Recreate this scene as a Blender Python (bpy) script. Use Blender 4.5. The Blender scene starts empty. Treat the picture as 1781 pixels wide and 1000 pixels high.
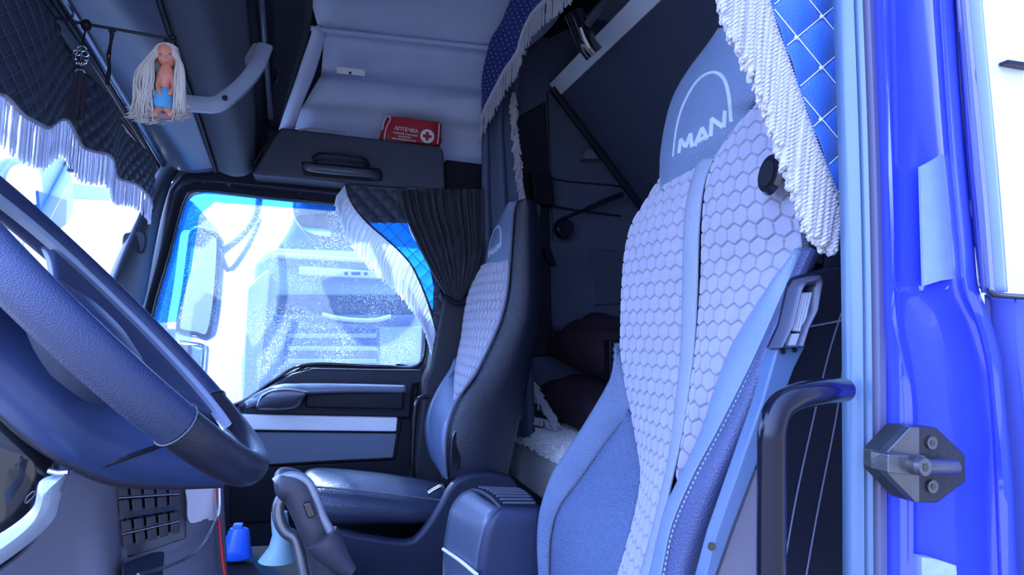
import bpy, math, random
import numpy as np
from mathutils import Vector, Matrix, noise
random.seed(7)
R = math.radians
sc = bpy.context.scene
col = sc.collection

# ---------------------------------------------------------------- camera
W0, H0, FPX = 1781.0, 1000.0, 1200.0
YAW, PITCH, ROLL = R(15.8), R(4.0), R(2.2)
CAMZ = 0.90
EYE = Vector((0, 0, CAMZ))
fwd = Vector((math.sin(YAW) * math.cos(PITCH), math.cos(YAW) * math.cos(PITCH), math.sin(PITCH)))
rt0 = Vector((math.cos(YAW), -math.sin(YAW), 0))
up0 = rt0.cross(fwd)
rt = rt0 * math.cos(ROLL) + up0 * math.sin(ROLL)
up = up0 * math.cos(ROLL) - rt0 * math.sin(ROLL)
cd = bpy.data.cameras.new('camera')
cd.sensor_width = 36.0
cd.lens = FPX / W0 * 36.0
cd.clip_start = 0.02
cd.clip_end = 300
cam = bpy.data.objects.new('camera', cd)
col.objects.link(cam)
m = Matrix((rt, up, -fwd)).transposed().to_4x4()
m.translation = EYE
cam.matrix_world = m
sc.camera = cam

# ---------------------------------------------------------------- light and exposure
sc.view_settings.view_transform = 'Standard'
sc.view_settings.look = 'None'
sc.view_settings.gamma = 1
sc.view_settings.exposure = 0.75
sc.view_settings.use_curve_mapping = False
wd = bpy.data.worlds.new('sky')
sc.world = wd
wd.use_nodes = True
wn = wd.node_tree
wn.nodes.clear()
_o = wn.nodes.new('ShaderNodeOutputWorld')
_b = wn.nodes.new('ShaderNodeBackground')
_b.inputs['Strength'].default_value = 3.5
_r = wn.nodes.new('ShaderNodeValToRGB')
_r.color_ramp.elements[0].position = 0.45
_r.color_ramp.elements[0].color = (0.20, 0.26, 0.6, 1)
_r.color_ramp.elements[1].position = 0.56
_r.color_ramp.elements[1].color = (0.36, 0.51, 1.0, 1)
_e = _r.color_ramp.elements.new(0.98)
_e.color = (0.22, 0.36, 1.0, 1)
_t = wn.nodes.new('ShaderNodeTexCoord')
_s = wn.nodes.new('ShaderNodeSeparateXYZ')
_m = wn.nodes.new('ShaderNodeMapRange')
_m.inputs[1].default_value = -1
_m.inputs[2].default_value = 1
wn.links.new(_t.outputs['Generated'], _s.inputs[0])
wn.links.new(_s.outputs['Z'], _m.inputs[0])
wn.links.new(_m.outputs[0], _r.inputs[0])
# the haze is brightest ahead of the cab, where the sun stands, and duller behind the photographer
_d = wn.nodes.new('ShaderNodeVectorMath'); _d.operation = 'DOT_PRODUCT'
_d.inputs[1].default_value = Vector((-0.86, 0.22, 0.46)).normalized()
wn.links.new(_t.outputs['Generated'], _d.inputs[0])
_g = wn.nodes.new('ShaderNodeMapRange')
_g.inputs[1].default_value = -0.35; _g.inputs[2].default_value = 0.95
_g.inputs[3].default_value = 1.3; _g.inputs[4].default_value = 7.5
wn.links.new(_d.outputs['Value'], _g.inputs[0])
wn.links.new(_g.outputs[0], _b.inputs['Strength'])
wn.links.new(_r.outputs[0], _b.inputs[0])
wn.links.new(_b.outputs[0], _o.inputs[0])
sl = bpy.data.lights.new('sun', 'SUN')
sl.energy = 7.0
sl.angle = R(1.0)
sl.color = (0.66, 0.78, 1.0)
sun = bpy.data.objects.new('sun', sl)
col.objects.link(sun)
SUNV = Vector((-0.35, 0.9, 0.85))           # where the sun stands: ahead of the cab, over the passenger side
sun.rotation_euler = SUNV.to_track_quat('Z', 'Y').to_euler()

# ---------------------------------------------------------------- helpers
def ray(px, py):
    return fwd + rt * ((px - W0 / 2) / FPX) + up * (-(py - H0 / 2) / FPX)

def P(px, py, Y=None, X=None, Z=None, D=None):
    d = ray(px, py)
    if Y is not None: k = Y / d.y
    elif X is not None: k = X / d.x
    elif Z is not None: k = (Z - CAMZ) / d.z
    else: k = D
    return EYE + d * k

def PP(pts, **k):
    return [P(p[0], p[1], **k) if len(p) == 2 else P(p[0], p[1], Y=p[2]) for p in pts]

def cat(pts, n, closed=False):
    """Catmull-Rom curve through pts, n samples evenly spaced along it."""
    p = [Vector(q) for q in pts]
    L = len(p)
    if L == 2 and not closed:
        return [p[0].lerp(p[1], i / (n - 1)) for i in range(n)]
    out = []
    segs = L if closed else L - 1
    g = lambda i: p[i % L] if closed else p[max(0, min(L - 1, i))]
    for i in range(segs):
        a, b, c, d = g(i - 1), g(i), g(i + 1), g(i + 2)
        if not closed:
            if i == 0: a = b * 2 - c
            if i == segs - 1: d = c * 2 - b
        for k in range(16):
            t = k / 16
            out.append(0.5 * ((2 * b) + (c - a) * t + (2 * a - 5 * b + 4 * c - d) * t * t + (3 * b - a - 3 * c + d) * t ** 3))
    out.append(p[0] if closed else p[-1])
    acc = [0.0]
    for i in range(1, len(out)):
        acc.append(acc[-1] + (out[i] - out[i - 1]).length)
    T = acc[-1]
    res = []
    j = 0
    for i in range(n):
        s = T * i / (n if closed else n - 1)
        while j < len(acc) - 2 and acc[j + 1] < s: j += 1
        w = (s - acc[j]) / max(1e-9, acc[j + 1] - acc[j])
        res.append(out[j].lerp(out[j + 1], min(1, max(0, w))))
    return res

def thing(name, label, ct, loc=(0, 0, 0), group=None):
    o = bpy.data.objects.new(name, None)
    col.objects.link(o)
    o.location = loc
    o.empty_display_size = 0.05
    o['label'] = label
    o['category'] = ct
    if group: o['group'] = group
    return o

def tag(o, label=None, ct=None, group=None, kind=None):
    if label: o['label'] = label
    if ct: o['category'] = ct
    if group: o['group'] = group
    if kind: o['kind'] = kind
    return o

class MB:
    """collects geometry for ONE mesh object"""
    def __init__(s):
        s.v = []; s.f = []; s.uv = None; s.mi = []
    def add(s, v, f, mi=0):
        b = len(s.v)
        s.v += [tuple(q) for q in v]
        s.f += [tuple(i + b for i in q) for q in f]
        s.mi += [mi] * len(f)
        return s
    def box(s, c, h, M=None, mi=0):
        c = Vector(c)
        v = []
        for z in (-1, 1):
            for x, y in ((-1, -1), (1, -1), (1, 1), (-1, 1)):
                q = Vector((x * h[0], y * h[1], z * h[2]))
                if M is not None: q = M @ q
                v.append(c + q)
        return s.add(v, [(3, 2, 1, 0), (4, 5, 6, 7), (0, 1, 5, 4), (1, 2, 6, 5), (2, 3, 7, 6), (3, 0, 4, 7)], mi)
    def prism(s, pts, off, mi=0):
        off = Vector(off)
        n = len(pts)
        v = [Vector(p) for p in pts] + [Vector(p) + off for p in pts]
        f = [tuple(range(n)), tuple(range(2 * n - 1, n - 1, -1))]
        for i in range(n):
            j = (i + 1) % n
            f.append((j, i, i + n, j + n))
        return s.add(v, f, mi)
    def grid(s, rows, closed=False, caps=False, mi=0):
        a, b = len(rows), len(rows[0])
        v = [q for r in rows for q in r]
        f = []
        for i in range(a - 1):
            for j in range(b if closed else b - 1):
                k = (j + 1) % b
                f.append((i * b + j, i * b + k, (i + 1) * b + k, (i + 1) * b + j))
        if caps:
            f.append(tuple(range(b - 1, -1, -1)))
            f.append(tuple((a - 1) * b + j for j in range(b)))
        return s.add(v, f, mi)
    def tube(s, pts, r, seg=10, caps=True, closed=False, mi=0, flat=None):
        pts = [Vector(p) for p in pts]
        n = len(pts)
        rr = r if isinstance(r, (list, tuple)) else [r] * n
        rows = []
        nrm = None
        for i, p in enumerate(pts):
            if closed: t = pts[(i + 1) % n] - pts[i - 1]
            else: t = pts[min(n - 1, i + 1)] - pts[max(0, i - 1)]
            if t.length < 1e-9: t = Vector((0, 0, 1))
            t.normalize()
            if nrm is None:
                nrm = t.orthogonal().normalized() if flat is None else Vector(flat)
            nrm = (nrm - t * nrm.dot(t))
            if nrm.length < 1e-6: nrm = t.orthogonal()
            nrm.normalize()
            bn = t.cross(nrm)
            rows.append([p + (nrm * math.cos(2 * math.pi * k / seg) + bn * math.sin(2 * math.pi * k / seg)) * rr[i] for k in range(seg)])
        if closed: rows.append(rows[0]); caps = False
        return s.grid(rows, closed=True, caps=caps, mi=mi)
    def ribbon(s, pts, w, side, mi=0):
        pts = [Vector(p) for p in pts]
        n = len(pts)
        ww = w if isinstance(w, (list, tuple)) else [w] * n
        side = Vector(side)
        return s.grid([[p - side * ww[i], p + side * ww[i]] for i, p in enumerate(pts)], mi=mi)
    def ball(s, c, r, seg=10, rings=6, M=None, mi=0):
        c = Vector(c)
        rad = Vector(r) if isinstance(r, (tuple, list, Vector)) else Vector((r, r, r))
        rows = []
        for i in range(rings + 1):
            th = math.pi * i / rings
            row = []
            for j in range(seg):
                ph = 2 * math.pi * j / seg
                q = Vector((rad.x * math.sin(th) * math.cos(ph), rad.y * math.sin(th) * math.sin(ph), rad.z * math.cos(th)))
                if M is not None: q = M @ q
                row.append(c + q)
            rows.append(row)
        return s.grid(rows, closed=True, mi=mi)
    def disc(s, c, n, r, h, seg=24, mi=0, r2=None):
        c = Vector(c); n = Vector(n).normalized()
        a = n.orthogonal().normalized(); b = n.cross(a)
        r2 = r if r2 is None else r2
        rows = [[c + (a * math.cos(2 * math.pi * k / seg) + b * math.sin(2 * math.pi * k / seg)) * q + n * z for k in range(seg)] for q, z in ((r, 0), (r2, h))]
        return s.grid(rows, closed=True, caps=True, mi=mi)
    def build(s, name, mats, parent=None, smooth=True, bevel=0, seg=2, solid=0, sub=0, auto=None, off=-1):
        me = bpy.data.meshes.new(name)
        me.from_pydata(s.v, [], s.f)
        me.validate()
        o = bpy.data.objects.new(name, me)
        col.objects.link(o)
        for q in (mats if isinstance(mats, (list, tuple)) else [mats]): me.materials.append(q)
        if len(s.mi) == len(me.polygons):
            me.polygons.foreach_set('material_index', s.mi)
        import bmesh
        bm = bmesh.new(); bm.from_mesh(me)
        if len(bm.verts) < 60000:
            bmesh.ops.remove_doubles(bm, verts=bm.verts, dist=1e-6)
        bmesh.ops.recalc_face_normals(bm, faces=bm.faces)
        for f in bm.faces: f.smooth = smooth
        if smooth and not bevel:
            lim = R(auto or 50)
            for e in bm.edges:
                if len(e.link_faces) == 2 and e.calc_face_angle(0) > lim: e.smooth = False
        bm.to_mesh(me); bm.free()
        # origin: put it in the middle of the geometry
        n = len(me.vertices)
        co = np.empty(n * 3); me.vertices.foreach_get('co', co); co = co.reshape(-1, 3)
        cen = (co.min(0) + co.max(0)) / 2
        co -= cen
        me.vertices.foreach_set('co', co.ravel())
        o.location = Vector(cen)
        if parent is not None:
            o.parent = parent
            pl = Vector(parent['_w']) if '_w' in parent else Vector(parent.location)
            o.location = Vector(cen) - pl
        wpos[o.name] = Vector(cen)
        if sub:
            q = o.modifiers.new('sub', 'SUBSURF'); q.levels = sub; q.render_levels = sub
        if solid:
            q = o.modifiers.new('solid', 'SOLIDIFY'); q.thickness = solid; q.offset = off
        if bevel:
            q = o.modifiers.new('bevel', 'BEVEL'); q.width = bevel; q.segments = seg; q.limit_method = 'ANGLE'; q.angle_limit = R(35)
            q = o.modifiers.new('wn', 'WEIGHTED_NORMAL'); q.keep_sharp = False
        return o
wpos = {}

_real_build = MB.build
def _build(s, name, mats, parent=None, **k):
    # a part of a part: place it relative to the world position of its parent
    if parent is not None and parent.name in wpos:
        o = _real_build(s, name, mats, None, **k)
        o.parent = parent
        o.location = wpos[o.name] - wpos[parent.name]
        return o
    return _real_build(s, name, mats, parent, **k)
MB.build = _build

def patch(A, B, nu, nv, bulge=None, N=None):
    """surface between curves A and B (lists of points); nv samples along, nu across"""
    a, b = cat(A, nv), cat(B, nv)
    rows = []
    for i in range(nv):
        row = []
        for j in range(nu):
            u = j / (nu - 1)
            p = a[i].lerp(b[i], u)
            if bulge:
                n = N if N is not None else Vector((-1, 0, 0))
                p = p + n * bulge(u, i / (nv - 1))
            row.append(p)
        rows.append(row)
    return rows

# ---------------------------------------------------------------- materials
MATS = {}
def mat(name, c, rough=0.5, metal=0.0, bump=0.0, bs=60.0, kind='noise', var=0.06, spec=0.5, emit=None, es=1.0, coat=0.0, trans=0.0, alpha=1.0, sheen=0.0, rv=0.0, c2=None, vs=8.0, crough=0.08):
    if name in MATS: return MATS[name]
    M = bpy.data.materials.new(name)
    M.use_nodes = True
    nt = M.node_tree
    b = nt.nodes['Principled BSDF']
    b.inputs['Roughness'].default_value = rough
    b.inputs['Metallic'].default_value = metal
    b.inputs['Specular IOR Level'].default_value = spec
    b.inputs['Coat Weight'].default_value = coat
    b.inputs['Coat Roughness'].default_value = crough
    b.inputs['Transmission Weight'].default_value = trans
    b.inputs['Alpha'].default_value = alpha
    b.inputs['Sheen Weight'].default_value = sheen
    tc = nt.nodes.new('ShaderNodeTexCoord')
    n1 = nt.nodes.new('ShaderNodeTexNoise')
    n1.inputs['Scale'].default_value = vs
    n1.inputs['Detail'].default_value = 5
    nt.links.new(tc.outputs['Object'], n1.inputs['Vector'])
    mx = nt.nodes.new('ShaderNodeMix'); mx.data_type = 'RGBA'
    lo = tuple(max(0, q * (1 - var * 2)) for q in c) if c2 is None else c2
    hi = tuple(min(1, q * (1 + var)) for q in c)
    mx.inputs[6].default_value = (*lo, 1)
    mx.inputs[7].default_value = (*hi, 1)
    nt.links.new(n1.outputs['Fac'], mx.inputs[0])
    nt.links.new(mx.outputs[2], b.inputs['Base Color'])
    if rv:
        mr = nt.nodes.new('ShaderNodeMapRange')
        mr.inputs[3].default_value = max(0, rough - rv); mr.inputs[4].default_value = min(1, rough + rv)
        nt.links.new(n1.outputs['Fac'], mr.inputs[0]); nt.links.new(mr.outputs[0], b.inputs['Roughness'])
    if bump:
        if kind == 'leather':
            t = nt.nodes.new('ShaderNodeTexVoronoi'); t.inputs['Scale'].default_value = bs
            out = t.outputs['Distance']
        elif kind == 'weave':
            t = nt.nodes.new('ShaderNodeTexVoronoi'); t.inputs['Scale'].default_value = bs; t.inputs['Randomness'].default_value = 0.15
            out = t.outputs['Distance']
        else:
            t = nt.nodes.new('ShaderNodeTexNoise'); t.inputs['Scale'].default_value = bs; t.inputs['Detail'].default_value = 3
            out = t.outputs['Fac']
        nt.links.new(tc.outputs['Object'], t.inputs['Vector'])
        bp = nt.nodes.new('ShaderNodeBump')
        bp.inputs['Strength'].default_value = bump
        bp.inputs['Distance'].default_value = 0.002
        nt.links.new(out, bp.inputs['Height'])
        nt.links.new(bp.outputs[0], b.inputs['Normal'])
    if emit:
        b.inputs['Emission Color'].default_value = (*emit, 1)
        b.inputs['Emission Strength'].default_value = es
    MATS[name] = M
    return M

def glass(name, tint=(1, 1, 1), refl=0.12, haze=0.0, hazec=(0.8, 0.9, 1.0), speck=False):
    """thin pane: mostly see-through, a little mirror, optional dust film"""
    M = bpy.data.materials.new(name); M.use_nodes = True
    nt = M.node_tree; nt.nodes.clear()
    o = nt.nodes.new('ShaderNodeOutputMaterial')
    tr = nt.nodes.new('ShaderNodeBsdfTransparent'); tr.inputs[0].default_value = (*tint, 1)
    gl = nt.nodes.new('ShaderNodeBsdfGlossy'); gl.inputs['Roughness'].default_value = 0.02
    fr = nt.nodes.new('ShaderNodeLayerWeight'); fr.inputs[0].default_value = refl
    a = nt.nodes.new('ShaderNodeMixShader')
    nt.links.new(fr.outputs['Fresnel'], a.inputs[0]); nt.links.new(tr.outputs[0], a.inputs[1]); nt.links.new(gl.outputs[0], a.inputs[2])
    last = a
    if haze or speck:
        df = nt.nodes.new('ShaderNodeBsdfTranslucent'); df.inputs[0].default_value = (*hazec, 1)
        d2 = nt.nodes.new('ShaderNodeBsdfDiffuse'); d2.inputs[0].default_value = (*hazec, 1)
        m0 = nt.nodes.new('ShaderNodeMixShader'); m0.inputs[0].default_value = 0.25
        nt.links.new(df.outputs[0], m0.inputs[1]); nt.links.new(d2.outputs[0], m0.inputs[2])
        tc = nt.nodes.new('ShaderNodeTexCoord')
        n1 = nt.nodes.new('ShaderNodeTexNoise'); n1.inputs['Scale'].default_value = 260; n1.inputs['Detail'].default_value = 1
        n2 = nt.nodes.new('ShaderNodeTexNoise'); n2.inputs['Scale'].default_value = 5; n2.inputs['Detail'].default_value = 4
        nt.links.new(tc.outputs['Object'], n1.inputs['Vector']); nt.links.new(tc.outputs['Object'], n2.inputs['Vector'])
        r1 = nt.nodes.new('ShaderNodeMapRange'); r1.inputs[1].default_value = 0.60; r1.inputs[2].default_value = 0.70
        r1.inputs[4].default_value = 0.75 if speck else 0.0
        r2 = nt.nodes.new('ShaderNodeMapRange'); r2.inputs[1].default_value = 0.42; r2.inputs[2].default_value = 0.62
        nt.links.new(n1.outputs['Fac'], r1.inputs[0]); nt.links.new(n2.outputs['Fac'], r2.inputs[0])
        mu = nt.nodes.new('ShaderNodeMath'); mu.operation = 'MULTIPLY'
        nt.links.new(r1.outputs[0], mu.inputs[0]); nt.links.new(r2.outputs[0], mu.inputs[1])
        ad = nt.nodes.new('ShaderNodeMath'); ad.operation = 'ADD'; ad.inputs[1].default_value = haze; ad.use_clamp = True
        nt.links.new(mu.outputs[0], ad.inputs[0])
        m1 = nt.nodes.new('ShaderNodeMixShader')
        nt.links.new(ad.outputs[0], m1.inputs[0]); nt.links.new(a.outputs[0], m1.inputs[1]); nt.links.new(m0.outputs[0], m1.inputs[2])
        last = m1
    nt.links.new(last.outputs[0], o.inputs[0])
    return M

def translucent(name, c, f=0.6):
    M = mat(name, c, 0.6)
    nt = M.node_tree
    b = nt.nodes['Principled BSDF']
    o = [n for n in nt.nodes if n.type == 'OUTPUT_MATERIAL'][0]
    t = nt.nodes.new('ShaderNodeBsdfTranslucent'); t.inputs[0].default_value = (*c, 1)
    x = nt.nodes.new('ShaderNodeMixShader'); x.inputs[0].default_value = f
    nt.links.new(b.outputs[0], x.inputs[1]); nt.links.new(t.outputs[0], x.inputs[2]); nt.links.new(x.outputs[0], o.inputs[0])
    return M

m_black = mat('black_plastic', (0.007, 0.008, 0.014), 0.5, bump=0.15, bs=700, spec=0.3)
m_dark = mat('dark_plastic', (0.016, 0.019, 0.034), 0.45, bump=0.2, bs=500, spec=0.35)
m_dash = mat('dash_plastic', (0.045, 0.05, 0.07), 0.42, bump=0.2, bs=600)
m_console = mat('console_plastic', (0.15, 0.175, 0.25), 0.26, bump=0.12, bs=450)
m_grey = mat('grey_plastic', (0.13, 0.16, 0.22), 0.5, bump=0.2, bs=500)
m_liner = mat('roof_liner_fabric', (0.58, 0.66, 0.88), 0.9, bump=0.4, bs=900)
m_silver = mat('silver_trim', (0.88, 0.9, 0.92), 0.25, 0.0)
m_chrome = mat('chrome', (0.7, 0.72, 0.76), 0.12, 1.0)
m_gloss = mat('gloss_black', (0.012, 0.013, 0.018), 0.12, coat=0.6)
m_leather = mat('smooth_leather', (0.075, 0.11, 0.20), 0.42, bump=0.5, bs=420, kind='leather', spec=0.6)
m_leatherd = mat('dark_leather', (0.012, 0.015, 0.030), 0.36, bump=0.5, bs=420, kind='leather', spec=0.6)
m_perf = mat('perforated_leather', (0.07, 0.105, 0.20), 0.55, bump=0.9, bs=330, kind='leather')
m_velour = mat('grey_velour', (0.30, 0.29, 0.37), 0.85, bump=0.25, bs=900, sheen=0.5, var=0.10, vs=30)
m_strip = mat('strip_fabric', (0.24, 0.27, 0.34), 0.6, bump=0.5, bs=260, kind='weave')
m_logo = mat('embroidery_thread', (0.50, 0.55, 0.62), 0.6, bump=0.6, bs=500, kind='weave')
m_thread = mat('white_thread', (0.8, 0.8, 0.82), 0.7)
m_seam = mat('seam_thread', (0.10, 0.11, 0.15), 0.7)
m_fringe = mat('white_fringe_cord', (0.50, 0.47, 0.50), 0.75, bump=0.3, bs=600)
m_fringeg = mat('grey_fringe_cord', (0.46, 0.46, 0.50), 0.75)
m_blueq = mat('blue_quilted_leather', (0.035, 0.13, 0.45), 0.42, bump=0.25, bs=420, kind='leather')
m_darkq = mat('navy_quilted_leather', (0.04, 0.05, 0.085), 0.5, bump=0.2, bs=420, kind='leather')
m_stud = mat('stud_pearl', (0.75, 0.75, 0.78), 0.3)
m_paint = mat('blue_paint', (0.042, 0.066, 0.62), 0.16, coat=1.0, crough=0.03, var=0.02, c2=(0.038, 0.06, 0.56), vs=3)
m_seal = mat('rubber_seal', (0.10, 0.11, 0.14), 0.38)
m_steel = mat('worn_steel', (0.17, 0.17, 0.18), 0.36, 0.85, bump=0.4, bs=90, var=0.25, vs=40, rv=0.12)
m_steeld = mat('dark_cast_steel', (0.028, 0.028, 0.03), 0.45, 0.2, bump=0.5, bs=120, var=0.3, vs=45, rv=0.15)
m_red = mat('red_bag_fabric', (0.42, 0.012, 0.022), 0.55, bump=0.3, bs=300)
m_white = mat('white_print', (0.8, 0.8, 0.8), 0.6)
m_curt = mat('charcoal_curtain', (0.022, 0.025, 0.040), 0.6, bump=0.3, bs=500, sheen=0.2)
m_curtb = mat('grey_curtain', (0.085, 0.11, 0.19), 0.8, bump=0.5, bs=300, kind='weave')
m_fur = mat('white_pile', (0.95, 0.95, 0.95), 0.9, var=0.15, vs=60)
m_pillow = mat('plum_pillow', (0.025, 0.010, 0.020), 0.8, bump=0.5, bs=60)
m_bunk = mat('bunk_panel', (0.36, 0.36, 0.38), 0.5)
# ================================================================ THE SETTING
YP = 2.66      # passenger side inner wall
YD = 0.60      # driver side inner wall
def struct(name, mb, m, **k):
    o = mb.build(name, m, **k); o['kind'] = 'structure'; return o

# floor and tunnel
struct('floor', MB().box((0.45, 1.66, 0.03), (1.45, 1.10, 0.03)), mat('floor_mat', (0.012, 0.012, 0.018), 0.9, bump=0.4, bs=200, spec=0.1), bevel=0.004)
# ceiling
struct('ceiling', MB().box((0.45, 1.66, 2.28), (1.45, 1.12, 0.02)), m_liner)
# rear wall of the sleeper
struct('wall_rear', MB().box((1.93, 1.66, 1.15), (0.03, 1.12, 1.15)), m_grey)
# sleeper side wall, passenger side, behind the seat: one shaped panel with two steps
mb = MB()
XR = P(752, 500, Y=YP).x
mb.prism([Vector((XR, YP, 0.0)), Vector((1.95, YP, 0.0)), Vector((1.95, YP, 2.3)), Vector((XR, YP, 2.3))], (0, 0.05, 0))
struct('wall_right', mb, mat('sleeper_wall', (0.10, 0.12, 0.19), 0.75, bump=0.3, bs=300), smooth=False)
ZW = max(P(345, 320, Y=2.68).z, P(728, 352, Y=2.68).z)
struct('trim_10', MB().prism([Vector((-0.85, 2.675, ZW)), Vector((XR + 0.02, 2.675, ZW)), Vector((XR + 0.02, 2.675, 2.3)), Vector((-0.62, 2.675, 2.3))], (0, 0.03, 0)), m_black, smooth=False)
# seams and panel lines of the sleeper wall
mb = MB()
mb.tube(PP([(952, 160), (957, 300), (962, 420)], Y=YP - 0.003), 0.003, 6)
mb.tube(PP([(925, 305), (990, 316), (1060, 322), (1120, 330)], Y=YP - 0.003), 0.004, 6)
mb.tube(PP([(925, 352), (1000, 366), (1080, 376)], Y=YP - 0.003), 0.005, 6)
struct('trim_1', mb, m_dark)
# inset hatch on the sleeper wall
mb = MB()
mb.prism(PP([(1024, 432), (1090, 436), (1092, 528), (1034, 532)], Y=YP - 0.012), (0, 0.014, 0))
h = mb.build('wall_hatch', mat('hatch_panel', (0.08, 0.095, 0.15), 0.7), bevel=0.01, seg=3)
tag(h, 'dark rounded hatch panel set in the sleeper side wall', 'hatch')
# dark vertical post behind the passenger door
mb = MB()
mb.prism(PP([(896, 205), (950, 175), (956, 300), (962, 620), (905, 620)], Y=YP - 0.02), (0, 0.03, 0))
struct('trim_2', mb, m_dark, bevel=0.01)
# side liner over the passenger door: a heightfield of rows
L = [((500, -170), (1010, -120), 2.10), ((520, -80), (1000, -30), 2.28), ((538, -10), (965, 40), 2.44), ((552, 42), (920, 82), 2.53),
     ((560, 56), (905, 92), 2.58), ((563, 66), (900, 99), 2.635), ((561, 100), (900, 135), 2.640), ((559, 122), (900, 160), 2.645),
     ((558, 131), (900, 168), 2.60), ((554, 138), (900, 174), 2.565), ((541, 160), (900, 196), 2.56), ((530, 180), (900, 216), 2.575),
     ((524, 190), (900, 225), 2.62), ((518, 205), (900, 240), 2.65), ((510, 240), (900, 268), 2.645), ((500, 300), (900, 300), 2.645)]
A = [P(a[0], a[1], Y=y) for a, b, y in L]
B = [P(b[0], b[1], Y=y) for a, b, y in L]
struct('wall_left', MB().grid(patch(A, B, 14, 70)), m_liner, solid=0.004, off=1)
# raised frame at the front edge of the liner
fr_o = [(484, 225, 2.57), (498, 185, 2.56), (512, 145, 2.55), (527, 100, 2.53), (540, 62, 2.51), (543, 48, 2.49)]
fr_i = [(512, 226, 2.57), (524, 188, 2.56), (535, 160, 2.55), (548, 128, 2.545), (562, 80, 2.52), (566, 58, 2.50)]
mb = MB()
rows = patch([P(*q[:2], Y=q[2]) for q in fr_o], [P(*q[:2], Y=q[2]) for q in fr_i], 9, 24, bulge=lambda u, v: 0.012 * math.sin(math.pi * u), N=Vector((0, -1, 0)))
mb.grid(rows)
struct('trim_3', mb, m_liner, solid=0.05, off=1)
mb = MB()
mb.tube(cat(PP([(541, 49, 2.5), (560, 53, 2.5), (700, 68, 2.53), (850, 84, 2.53), (915, 92, 2.53)]), 30), 0.010, 8)
struct('trim_4', mb, m_liner)
# dark end panel between the overhead console and the liner
A = PP([(455, -60, 1.95), (462, 40, 2.16), (468, 140, 2.34), (470, 225, 2.46)])
B = PP([(545, -60, 2.30), (541, 40, 2.45), (512, 140, 2.50), (484, 228, 2.52)])
struct('trim_5', MB().grid(patch(A, B, 6, 20)), m_black, solid=0.01, off=1)
# small dark recess handle on it
mb = MB(); mb.prism(PP([(476, 118), (484, 108), (486, 128), (478, 146)], Y=2.36), (0, 0.02, 0))
o = mb.build('locker_latch', m_gloss, bevel=0.003); tag(o, 'small dark latch on the black end panel of the overhead locker', 'latch')

# ================================================================ passenger side: ledge box over the door
mb = MB()
front = [(441, 302), (484, 226), (500, 220), (768, 254), (775, 275), (778, 330), (640, 322), (445, 300)]
poly = PP([(437, 303), (478, 232), (488, 221), (510, 223), (765, 254), (772, 262), (776, 330), (700, 326), (600, 318), (500, 308)], Y=2.46)
mb.prism(poly, (0, 0.19, 0))
lb = thing('door_header_box', 'dark grey ledge box above the passenger window, under the red first aid kit', 'storage box')
mb.build('body', mat('header_box_plastic', (0.045, 0.052, 0.08), 0.55, bump=0.2, bs=400), lb, bevel=0.012, seg=3)
# recess with grab handle
mb = MB(); mb.prism(PP([(524, 280), (660, 292), (666, 300), (665, 314), (640, 314), (528, 304)], Y=2.452), (0, 0.02, 0))
mb.build('handle_recess', m_black, lb, bevel=0.006)
mb = MB(); mb.tube(cat(PP([(548, 276, 2.45), (556, 271, 2.425), (580, 272, 2.42), (610, 276, 2.42), (632, 280, 2.425), (638, 288, 2.45)]), 20), 0.012, 10)
mb.build('handle_hood', m_dark, lb)
mb = MB(); mb.tube(cat(PP([(534, 289, 2.455), (545, 292, 2.41), (590, 297, 2.40), (640, 302, 2.41), (654, 306, 2.455)]), 24), 0.0145, 12)
mb.build('handle_bar', mat('handle_plastic', (0.09, 0.095, 0.12), 0.35), lb)
# dark gap right of the box, header strip
mb = MB(); mb.prism(PP([(776, 278), (842, 286), (842, 345), (776, 335)], Y=2.57), (0, 0.09, 0))
struct('trim_6', mb, m_black, smooth=False)

# ================================================================ passenger door (door_1) and its window (window_1)
# frame ring: outer outline and glass outline with the same number of points, resampled together
outer = PP([(235, 560), (262, 450), (290, 330), (330, 298), (450, 306), (600, 322), (760, 336), (775, 420), (775, 540), (775, 655), (640, 648), (535, 645), (470, 685), (425, 722), (300, 740), (225, 700)], Y=2.60)
inner = PP([(262, 562), (292, 450), (322, 345), (350, 331), (450, 341), (600, 356), (728, 371), (738, 430), (738, 520), (733, 630), (660, 637), (535, 634), (475, 662), (418, 700), (330, 722), (250, 700)], Y=2.60)
def ring(outer, inner, n, th, lip):
    # outer and inner are matched point by point; each span is divided evenly
    def dense(p):
        out = []
        L = len(p)
        k = n // L
        for i in range(L):
            a, b, c, d = p[i - 1], p[i], p[(i + 1) % L], p[(i + 2) % L]
            for s in range(k):
                t = s / k
                q = b.lerp(c, t)
                s2 = 0.5 * ((2 * b) + (c - a) * t + (2 * a - 5 * b + 4 * c - d) * t * t + (3 * b - a - 3 * c + d) * t ** 3)
                out.append(q.lerp(s2, 0.5))
        return out
    o_, i_ = dense(outer), dense(inner)
    rows = []
    dv = Vector((0, 1, 0))
    for a, b in zip(o_, i_):
        rows.append([a + dv * th, a, a.lerp(b, 0.25) - dv * lip * 0.8, a.lerp(b, 0.5) - dv * lip, a.lerp(b, 0.62) - dv * lip * 0.2, a.lerp(b, 0.85) + dv * 0.004, b + dv * 0.012, b + dv * th])
    rows.append(rows[0])
    return rows
mb = MB(); mb.grid(ring(outer, inner, 128, 0.06, 0.018), closed=True)
door1 = struct('door_1', MB().prism([P(430, 712, Y=2.61), P(700, 725, Y=2.61), P(770, 726, Y=2.61), P(775, 900, Y=2.61), Vector((0.52, 2.61, 0.02)), Vector((-0.55, 2.61, 0.02)), P(300, 735, Y=2.61)], (0, 0.06, 0)), m_dark, bevel=0.006)
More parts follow.
